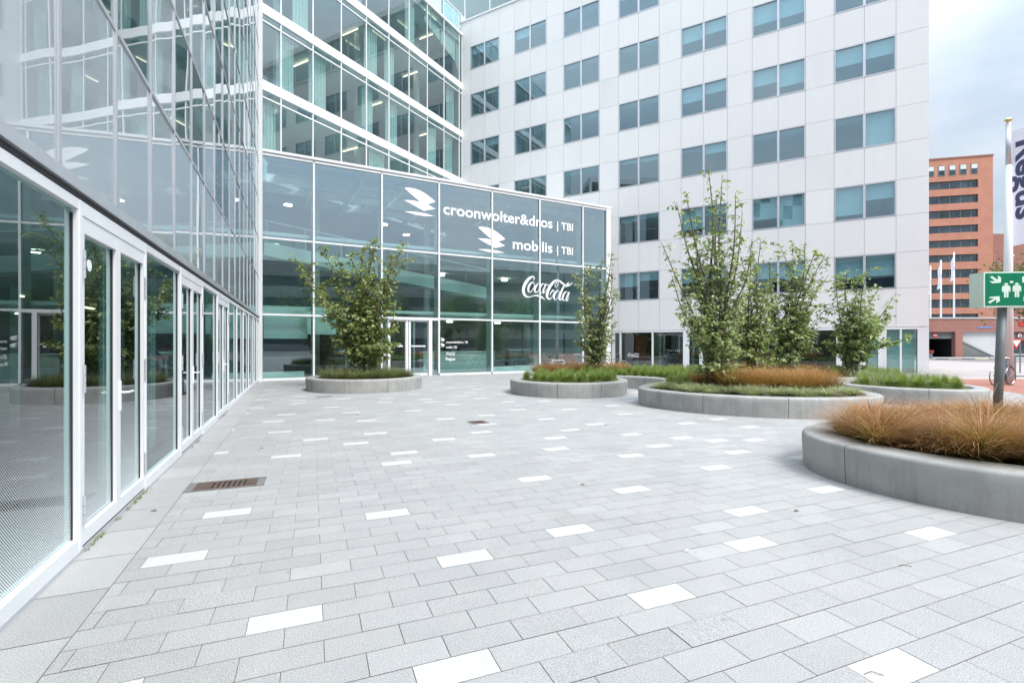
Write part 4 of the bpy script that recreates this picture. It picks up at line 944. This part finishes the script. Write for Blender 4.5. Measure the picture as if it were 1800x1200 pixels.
MB().box(FT,sL,TL+.1,-.6,.12,topz,topz+.3).build('coping','brickD',ft)
ft2=thing('brick_building','dark red brick block with a white stair strip right of the orange tower','building',(100,110,0))
x0=at(1745,108); x1=at(1880,108)
MB().box(W,x0+2.2,x1,112,124,0,zat(411,112)).build('wall','brickD',ft2); MB().box(W,x0-1,x0+4.6,113.5,118,0,zat(399,113.5)).build('stair_tower','brickO',ft2); MB().box(W,x0+.1,x0+2.1,111.8,113.4,0,zat(426,112)).build('white_strip','iwhite',ft2)
for k in range(12): MB().box(W,x0+.3,x0+1.6,111.7,111.8,9+1.9*k,9.9+1.9*k).build('window','fwin2',ft2)
# podium with garage opening
pd=thing('brick_podium','low dark red brick car park podium with ramp opening and grey panel across the road','building',(50,53,0))
PY=53.0
FPd=Frame(at(1560,PY+.5),PY+.5,1,-.035,-.035,-1)
def ps(x): return FPd.px(x)
def pz(x,y): return FPd.pz(x,y)[1]
zt=pz(1700,560); g0,g1=ps(1618),ps(1679.5); p0,p1=ps(1692.5),ps(1766); zo=pz(1650,583)
w=MB(); pdE=ps(1782)
w.box(FPd,0,g0,-.5,0,0,zt); w.box(FPd,g0,g1,-.5,0,zo,zt); w.box(FPd,g1,p0,-.5,0,0,zt); w.box(FPd,p0,p1,-.5,0,zo,zt); w.box(FPd,p1,pdE,-.5,0,0,zt); w.box(FPd,pdE,pdE+6,-.5,0,zo,zt); w.box(FPd,pdE+6,pdE+40,-.5,0,0,zt)
w.build('wall','brickD',pd)
MB().box(FPd,-.1,pdE+40,-14,.08,zt,zt+.14).build('coping','gwall',pd)
MB().box(FPd,g0,g1,-6,-5.8,0,zo).box(FPd,g0-.2,g0,-6,-.5,0,zo).box(FPd,g1,g1+.2,-6,-.5,0,zo).box(FPd,g0,g1,-6,-.5,zo,zo+.2).build('garage_void','blk',pd)
zd=pz(1650,595); MB().box(FPd,g0,g1,-.4,-.3,zd,zo).build('garage_fascia','inter',pd)
MB().box(FPd,pdE,pdE+6,-.45,-.35,.5,zo).build('entrance_glass','fwin2',pd)
MB().box(FPd,pdE+.1,pdE+5.9,-.3,-.25,zo-.9,zo).build('entrance_fascia','inter',pd)
MB().box(FPd,p0,p1,-.4,-.3,0,zo).build('grey_panel','gwall',pd)
zz=pz(1694,598); MB().prism(FPd,[(p0,zz),(p0,zz-.18),(ps(1750),.1),(ps(1755),.1)],-.28,-.2).build('ramp_rail','pole',pd)
MB().prism(FPd,[(p0,zz-.2),(p0,.02),(ps(1750),.02)],-.29,-.24).build('ramp_wall','asph',pd)
MB().box(FPd,ps(1717),ps(1744),.0,.04,pz(1730,576.5),pz(1730,574)).build('blue_lettering_strip','bluep',pd)
def disc(F,s,z,r,n0,n1,name,mat,par,k=20): return MB().prism(F,[(s+r*math.cos(2*math.pi*i/k),z+r*math.sin(2*math.pi*i/k)) for i in range(k)],n0,n1).build(name,mat,par)
ne=thing('no_entry_sign','round red no entry sign on the dark garage fascia','sign',FPd.p(ps(1647),0,zd)); sx=ps(1647.5); sz=(zd+zo)/2
disc(FPd,sx,sz,.27,-.28,-.26,'disc','red',ne); MB().box(FPd,sx-.2,sx+.2,-.26,-.25,sz-.05,sz+.05).build('bar','vinyl',ne)
ne=thing('round_sign','small white and red round sign over the right entrance','sign',FPd.p(ps(1796),0,zd)); sx=ps(1795.5)
disc(FPd,sx,sz-.05,.28,-.22,-.20,'disc','red',ne); disc(FPd,sx,sz-.05,.19,-.19,-.18,'disc_face','vinyl',ne)
rs=thing('red_sign_panel','red sign panel on the podium at the right edge','sign',FPd.p(ps(1800),0,zt)); MB().box(FPd,ps(1791),ps(1830),.0,.06,pz(1795,573),pz(1795,565)).build('panel','red',rs)
# barrier at garage mouth
bp=thing('concrete_pot','low dark box with a terracotta tub at the garage mouth','planter',(at(1632,50),50.5,0)); MB().box(W,at(1626,50.5),at(1638,50.5),50.4,51.2,.13,.55).build('box','pole',bp); MB().lathe((at(1633,50.8),50.8,.55),[(.25,0),(.38,.1),(.40,.35),(.3,.35)],14).build('tub','redp',bp)
for x,yt,lab in ((1635.5,467,'white flag on the leftmost of the three flagpoles on the podium'),(1654,457,'white flag on the middle of the three flagpoles on the podium'),(1677,443,'white flag on the rightmost of the three flagpoles on the podium')):
    Y=56.; px=at(x,Y); zb=zt+.14; ztop=zat(yt,Y); f=thing('flagpole','slim white flagpole on the podium roof, '+('leftmost' if x<1640 else 'middle' if x<1660 else 'tallest, rightmost')+' of three','flagpole',(px,Y,zb),'flagpoles on the podium')
    MB().tube([(px,Y,zb),(px,Y,ztop)],[.09,.06],8).build('pole','vinyl',f,True)
    fl=MB(); nz=10; rowsv=[]
    for j in range(nz+1):
        z=ztop-.15-j*.29; wdt=.1+.28*math.sin(min(1,j/nz*1.3)*1.9)
        rowsv.append([(px-wdt*q/3,Y+.12*math.sin(q*2+j*.8),z-.1*q) for q in range(4)])
    for j in range(nz):
        for q in range(3): fl.quad(rowsv[j][q],rowsv[j][q+1],rowsv[j+1][q+1],rowsv[j+1][q])
    o=fl.build('flag','flagc',None,True); tag(o,lab,'flag','flags on the podium')
# tall flagpole with flag
FY=18.6; fx=at(1772.5,FY)
f=thing('flagpole','tall white flagpole with a gold ball on top, beside the blue bicycle','flagpole',(fx,FY,0)); ft_=zat(216,FY)
MB().tube([(fx,FY,0),(fx,FY,4.5),(fx,FY,ft_-1.6)],[.145,.13,.095],16).build('pole','white',f,True)
MB().tube([(fx,FY,ft_-1.6),(fx,FY,ft_)],[.085,.075],16).build('pole_top','silver',f,True)
MB().lathe((fx,FY,ft_),[(.05,0),(.06,.03),(.115,.09),(.12,.12),(.06,.17),(.01,.2)],16).build('ball_finial','gold',f,True)
MB().box(Frame(fx,FY,1,0,0,1),-.03,.2,-.03,.03,zat(449,FY)-.03,zat(449,FY)+.03).build('bracket','white',f)
Fg=Frame(fx+.14,FY,.80,-.60,-.6,-.8); zt0,zt1=zat(231,FY),zat(433,FY)
fl=MB(); NX,NZ=8,26
def fp(u,v): # u across 0..1 v down 0..1
    a=u*1.35; z=zt0+(zt1-zt0)*v+u*.24; return Fg.p(a,.05*math.sin(v*7+u*3)*u,z)
for i in range(NX):
    for j in range(NZ): fl.quad(fp(i/NX,j/NZ),fp((i+1)/NX,j/NZ),fp((i+1)/NX,(j+1)/NZ),fp(i/NX,(j+1)/NZ))
fo=fl.build('flag','flagc',None,True); tag(fo,'tall white flag with dark blue vertical lettering on the near flagpole','flag')
V,Fc=text_mesh('Regus',.03); xs=[v[0] for v in V]; x0_,x1_=min(xs),max(xs)
tx=MB(); va,vb=(252-231)/202.,(389-231)/202.
for k in (1,2,-1,-2):
    tx.v+=[tuple(np.array(fp(.085+v[1]*.66,va+(vb-va)*(v[0]-x0_)/(x1_-x0_)))+np.array((Fg.n[0],Fg.n[1],0))*.006*k) for v in V]
tx.f=[tuple(i+len(V)*q for i in fc) for q in (0,2) for fc in Fc]; tx.c=[None]*len(tx.f); tx.build('lettering','ink',fo,fixn=False)
# assembly point sign
SY=6.3; bxs=at(1751,SY)
sg=thing('assembly_point_sign','green assembly point sign box on a leaning grey pole in the nearest planter','sign',(bxs,SY,.35))
lean=.045
MB().tube([(bxs,SY,.33),(bxs+lean,SY,1.2),(bxs+lean*1.9,SY,2.2)],.0475,16).build('pole','pole',sg,True)
sxl=at(1722.5,SY-.05); FS=Frame(sxl,SY-.10,.99,-.10,-.10,-.99); zs0,zs1=1.965,2.405; SW=.64; dep=.22
MB().box(FS,0,SW,-dep,0,zs0,zs1).build('sign_box','lum',sg)
MB().box(FS,.018,SW-.018,.0,.004,zs0+.018,zs1-.018).build('green_face','green',sg)
def P2s(px,py): return ((px-235)/1290.*SW*1.0, zs1-(py-130)/930.*(zs1-zs0))
pic=MB()
def spoly(pts): pic.prism(FS,[P2s(*p) for p in pts],.004,.006)
mir=lambda pts,cx=868: [(2*cx-x,y) for x,y in pts]
A1=[(365,265),(425,240),(535,330),(560,330),(550,245),(575,240),(630,290),(620,420),(425,435),(360,380),(490,375)]
A2=[(385,790),(590,775),(600,900),(515,960),(520,850),(375,965),(320,930),(470,830),(335,825)]
for A in (A1,A2):
    spoly(A); spoly(mir(A))
def man(cx,dy=0):
    spoly([(cx+45*math.cos(t),460+dy+30*math.sin(t)) for t in np.linspace(0,2*math.pi,15)[:-1]])
    spoly([(cx-70,495+dy),(cx+70,495+dy),(cx+98,540+dy),(cx+98,660+dy),(cx+60,660+dy),(cx+55,560+dy),(cx+50,810+dy),(cx+8,810+dy),(cx+4,650+dy),(cx-4,650+dy),(cx-8,810+dy),(cx-50,810+dy),(cx-55,560+dy),(cx-60,660+dy),(cx-98,660+dy),(cx-98,540+dy)])
man(745); man(990,-5); spoly([(868+45*math.cos(t),405+32*math.sin(t)) for t in np.linspace(0,2*math.pi,15)[:-1]])
pic.build('pictogram','lum',sg,fixn=False)
# yield sign and thin post
ys_=thing('yield_sign','red and white triangular yield sign beyond the tall flagpole','sign',(at(1785,26),26,0)); yx=at(1786.5,26); 
MB().tube([(yx+.25,26.05,0),(yx+.25,26.05,2.0)],.03,8).build('post','pole',ys_)
zz1=zat(595.5,26); FY_=Frame(yx,26,1,0,0,-1)
MB().prism(FY_,[(-.34,zz1),(.34,zz1),(0,zz1-.56)],-.01,.0).build('border','red',ys_); MB().prism(FY_,[(-.22,zz1-.07),(.22,zz1-.07),(0,zz1-.42)],.0,.01).build('face','vinyl',ys_)
tp=thing('railing','thin grey metal railing beside the road at the right edge','railing',(at(1785,21),21,0))
MB().box(W,at(1782,21),at(1785,21)+.03,21,21.05,0,1.0).build('post','pole',tp); MB().box(W,at(1785,21),at(1785,21)+6,21,21.05,.12,.17).build('lower_rail','pole',tp)
# ------------------------------------------------------------------ bicycles
def bike(label,loc,rz,fm,grp=None,lying=False):
    b=thing('bicycle',label,'bicycle',(0,0,0),grp)
    for x in (-.52,.52):
        w=MB(); ring=[(x+.33*math.cos(t),0,.345+.33*math.sin(t)) for t in np.linspace(0,2*math.pi,25)]; w.tube(ring,.016,6,False); wh=w.build('wheel','tyre',b,True)
        r=MB(); ring=[(x+.31*math.cos(t),0,.345+.31*math.sin(t)) for t in np.linspace(0,2*math.pi,25)]; r.tube(ring,.008,4,False)
        for q in range(12): r.tube([(x,0,.345),(x+.31*math.cos(q*math.pi/6),0,.345+.31*math.sin(q*math.pi/6))],.0022,3,False)
        r.build('rim','steel',wh)
        g=MB(); arc=[(x+.355*math.cos(t),0,.345+.355*math.sin(t)) for t in np.linspace(.3 if x<0 else .2,2.9,10)]; g.tube(arc,.014,5); g.build('mudguard','silver',b)
    f=MB(); BBk=(-.08,0,.30); ST_=(-.2,0,.78); HT=(.36,0,.80); HB=(.39,0,.68)
    for p,q,r in ((BBk,ST_,.017),(ST_,HT,.015),(BBk,HB,.018),((-.52,.04,.345),BBk,.01),((-.52,.04,.345),ST_,.008),((-.52,-.04,.345),BBk,.01),((-.52,-.04,.345),ST_,.008),(HT,HB,.02),(HB,(.52,.03,.345),.011),(HB,(.52,-.03,.345),.011),(ST_,(-.23,0,.92),.012)): f.tube([p,q],r,7)
    f.build('frame',fm,b)
    h=MB(); h.tube([HT,(.34,0,.98),(.36,0,1.02)],.012,6); h.tube([(.22,-.28,1.0),(.33,-.2,1.04),(.37,0,1.03),(.33,.2,1.04),(.22,.28,1.0)],.011,6); h.build('handlebar','steel',b)
    s=MB(); s.prism(W,[(-.36,.94),(-.36,.985),(-.2,.975),(-.09,.965),(-.09,.945)],-.05,.05); s.build('saddle','tyre',b)
    k=MB(); k.box(W,-.78,-.38,-.07,.07,.72,.735); k.build('rack','steel',b)
    c=MB(); c.lathe((0,0,0),[(.09,-.01),(.09,.01)],14)
    c.v=[(v[0]-.08,v[2]+.05,v[1]+.30) for v in c.v]; c.tube([(-.08,.06,.30),(.02,.06,.16),(.02,.12,.16)],.01,5); c.tube([(-.08,-.06,.30),(-.18,-.06,.44),(-.18,-.12,.44)],.01,5); c.build('crankset','tyre',b)
    for ch in b.children: ch.matrix_parent_inverse.identity()
    b.location=loc; b.rotation_euler=(0,0,rz); return b
bike('blue bicycle leaning at the foot of the tall white flagpole',(at(1765,18.1),18.15,-.01),R(-158),'blue')
gb='bicycles parked at the lobby corner'
bike('white framed bicycle parked left of the narrow tree at the lobby corner',(at(978,21.9),21.9,0),R(18),'white',gb)
bike('teal bicycle parked just left of the narrow tree',(at(1018,22.4),22.4,0),R(80),'blue',gb)
bike('grey bicycle parked behind the narrow tree stems',(at(1046,23.),23.,0),R(30),'pole',gb)
bike('dark bicycle parked in front of the lobby end post',(at(1078,23.6),23.6,0),R(15),'inter',gb)
# ------------------------------------------------------------------ drains and litter
def drain(label,quad,name,slots=True):
    c=[sum(p[i] for p in quad)/4 for i in (0,1)]; root=thing(name,label,'drain',(c[0],c[1],0))
    q=[np.array(p) for p in quad]
    def bl(u,v): p=(q[0]*(1-u)+q[1]*u)*(1-v)+(q[3]*(1-u)+q[2]*u)*v; return (p[0],p[1])
    def pr(m,u0,u1,v0,v1,z0,z1): m.ext([bl(u0,v0),bl(u1,v0),bl(u1,v1),bl(u0,v1)],z0,z1)
    fr=MB(); pr(fr,0,1,0,.06,-.004,.006); pr(fr,0,1,.94,1,-.004,.006); pr(fr,0,.10,.06,.94,-.004,.006); pr(fr,.90,1,.06,.94,-.004,.006); fr.build('frame','castgrey',root)
    gt=MB(); pr(gt,.10,.28,.06,.94,-.004,.0045); pr(gt,.78,.90,.06,.94,-.004,.0045); pr(gt,.28,.78,.06,.20,-.004,.0045); pr(gt,.28,.78,.82,.94,-.004,.0045)
    for k in range(8): u=.28+.5*k/7.5; pr(gt,u,u+.036,.20,.82,-.004,.0045)
    gt.build('grate','rust',root); pt=MB(); pr(pt,.1,.9,.06,.94,-.005,.0008); pt.build('pit','blk',root)
dA=FA.px(318); 
u,v=np.array((UX,UY)),np.array((VX,VY)); o=np.array(gp(320,866.5)); 
drain('rusty slotted drain grate in a grey frame near the glass doors',[tuple(o),tuple(o+u*.74),tuple(o+u*.74+v*.37),tuple(o+v*.37)],'drain_grate')
o=np.array(gp(829,745.5)); drain('small dark drain grate in the middle of the plaza paving',[tuple(o),tuple(o+u*.36),tuple(o+u*.36+v*.36),tuple(o+v*.36)],'drain_grate')
o=np.array(gp(556,698.5)); mh=MB(); mh.ext([tuple(o),tuple(o+u*.42),tuple(o+u*.42+v*.3),tuple(o+v*.3)],-.004,.004); tag(mh.build('manhole_cover','castgrey'),'flat grey cover in the paving in front of the left round planter','cover')
lit=[(1208,969,'small white paper scrap on the grey paving'),(1065,747,'dry brown leaf on the paving left of the curved planter'),(1400,898,'green leaf on the paving before the nearest planter'),(1590,995,'brown twig on the paving at the right foreground'),(459,788,'dry leaf on the paving right of the doors'),(628,729,'dry leaf on the paving before the left round planter'),(270,898,'yellow green leaf beside the second door pair'),(1024,852,'tiny brown leaf in the centre of the paving'),(1535,1185,'curled twig beside the white paver in the right foreground')]
for (x,y,l) in lit:
    gx,gy=gp(x,y); m=MB(); r=.022 if 'scrap' in l else .03; a=rng.uniform(0,3)
    if 'twig' in l: m.tube([(gx-.04,gy,.004),(gx,gy+.012,.008),(gx+.04,gy-.01,.004)],.0018,5); nm='twig'
    else:
        m.quad((gx-r,gy,.004),(gx,gy-r*.5,.010),(gx+r*1.1,gy+.004,.006),(gx+.002,gy+r*.55,.013)); nm='paper_scrap' if 'scrap' in l else 'fallen_leaf'
    m.build(nm,'vinyl' if 'scrap' in l else 'wood').update_tag(); o=COL.objects[-1]; tag(o,l,'litter')
# weeds at the wall foot
L=[]
for k in range(26):
    s=rng.choice([4.2,4.9,5.3,7.6,8.2,11.,4.6,5.4])+rng.normal(0,.12); x,y,_=FA.p(s,.045,0); L.append(blades(7,x,y,0,.02,.045,.3,.4,.006,[(.22,.28,.06),(.16,.22,.05)],seg=2))
V,F,C=merge(L); tag(npmesh('weeds','' if False else V,F,'grass',None,C) if True else None,'tiny weeds in the joint below the glass doors','weeds',kind='stuff')
# ------------------------------------------------------------------ sky and light
SE_,SA=R(52),R(135)   # sun elevation, azimuth (from +Y clockwise)
w=bpy.data.worlds.new('World'); S.world=w; w.use_nodes=True; nt=w.node_tree; nt.nodes.clear()
out=nt.nodes.new('ShaderNodeOutputWorld'); bg=nt.nodes.new('ShaderNodeBackground'); bg.inputs[1].default_value=.11
sky=nt.nodes.new('ShaderNodeTexSky'); sky.sky_type='NISHITA'; sky.sun_disc=False; sky.sun_elevation=SE_; sky.sun_rotation=SA; sky.air_density=1.2; sky.dust_density=1.5
tc=nt.nodes.new('ShaderNodeTexCoord'); mp=nt.nodes.new('ShaderNodeMapping'); mp.inputs['Scale'].default_value=(1,1,2.6); nt.links.new(tc.outputs['Generated'],mp.inputs[0])
f=ramp(nt,noise(nt,2.1,6,mp.outputs[0],.55),.30,.62)
f=mathn(nt,'ADD',mathn(nt,'MULTIPLY',f,.42),.52,True)
g=ramp(nt,noise(nt,4.0,5,mp.outputs[0],.55),.3,.7)
cl=mix(nt,g,(6.9,8.1,9.4),(9.0,9.4,9.8))
sp=nt.nodes.new('ShaderNodeSeparateXYZ'); nt.links.new(tc.outputs['Generated'],sp.inputs[0])
elv=mathn(nt,'ADD',mathn(nt,'MULTIPLY',mathn(nt,'POWER',mathn(nt,'MAXIMUM',sp.outputs[2],0.0),2.0),1.5),.43)
vs=N(nt,'VectorMath',operation='SCALE'); nt.links.new(mix(nt,f,sky.outputs[0],cl),vs.inputs[0]); nt.links.new(elv,vs.inputs['Scale'])
nt.links.new(vs.outputs[0],bg.inputs[0]); nt.links.new(bg.outputs[0],out.inputs[0])
sl=bpy.data.lights.new('sun','SUN'); sl.energy=1.7; sl.angle=R(20); sl.color=(1,.96,.90); so=bpy.data.objects.new('sun',sl); COL.objects.link(so)
d=Vector((math.sin(SA)*math.cos(SE_),math.cos(SA)*math.cos(SE_),math.sin(SE_))); so.rotation_euler=(-d).to_track_quat('-Z','Y').to_euler(); so.location=(20,-10,40)
S.view_settings.view_transform='Standard'; S.view_settings.look='None'; S.view_settings.exposure=1.0; S.view_settings.gamma=1
c=S.cycles; c.max_bounces=8; c.diffuse_bounces=3; c.glossy_bounces=4; c.transmission_bounces=4; c.transparent_max_bounces=16; c.use_denoising=True; c.caustics_reflective=False; c.caustics_refractive=False
c.use_adaptive_sampling=True; c.sample_clamp_indirect=6
# parents: keep world positions for parts of things placed by an Empty
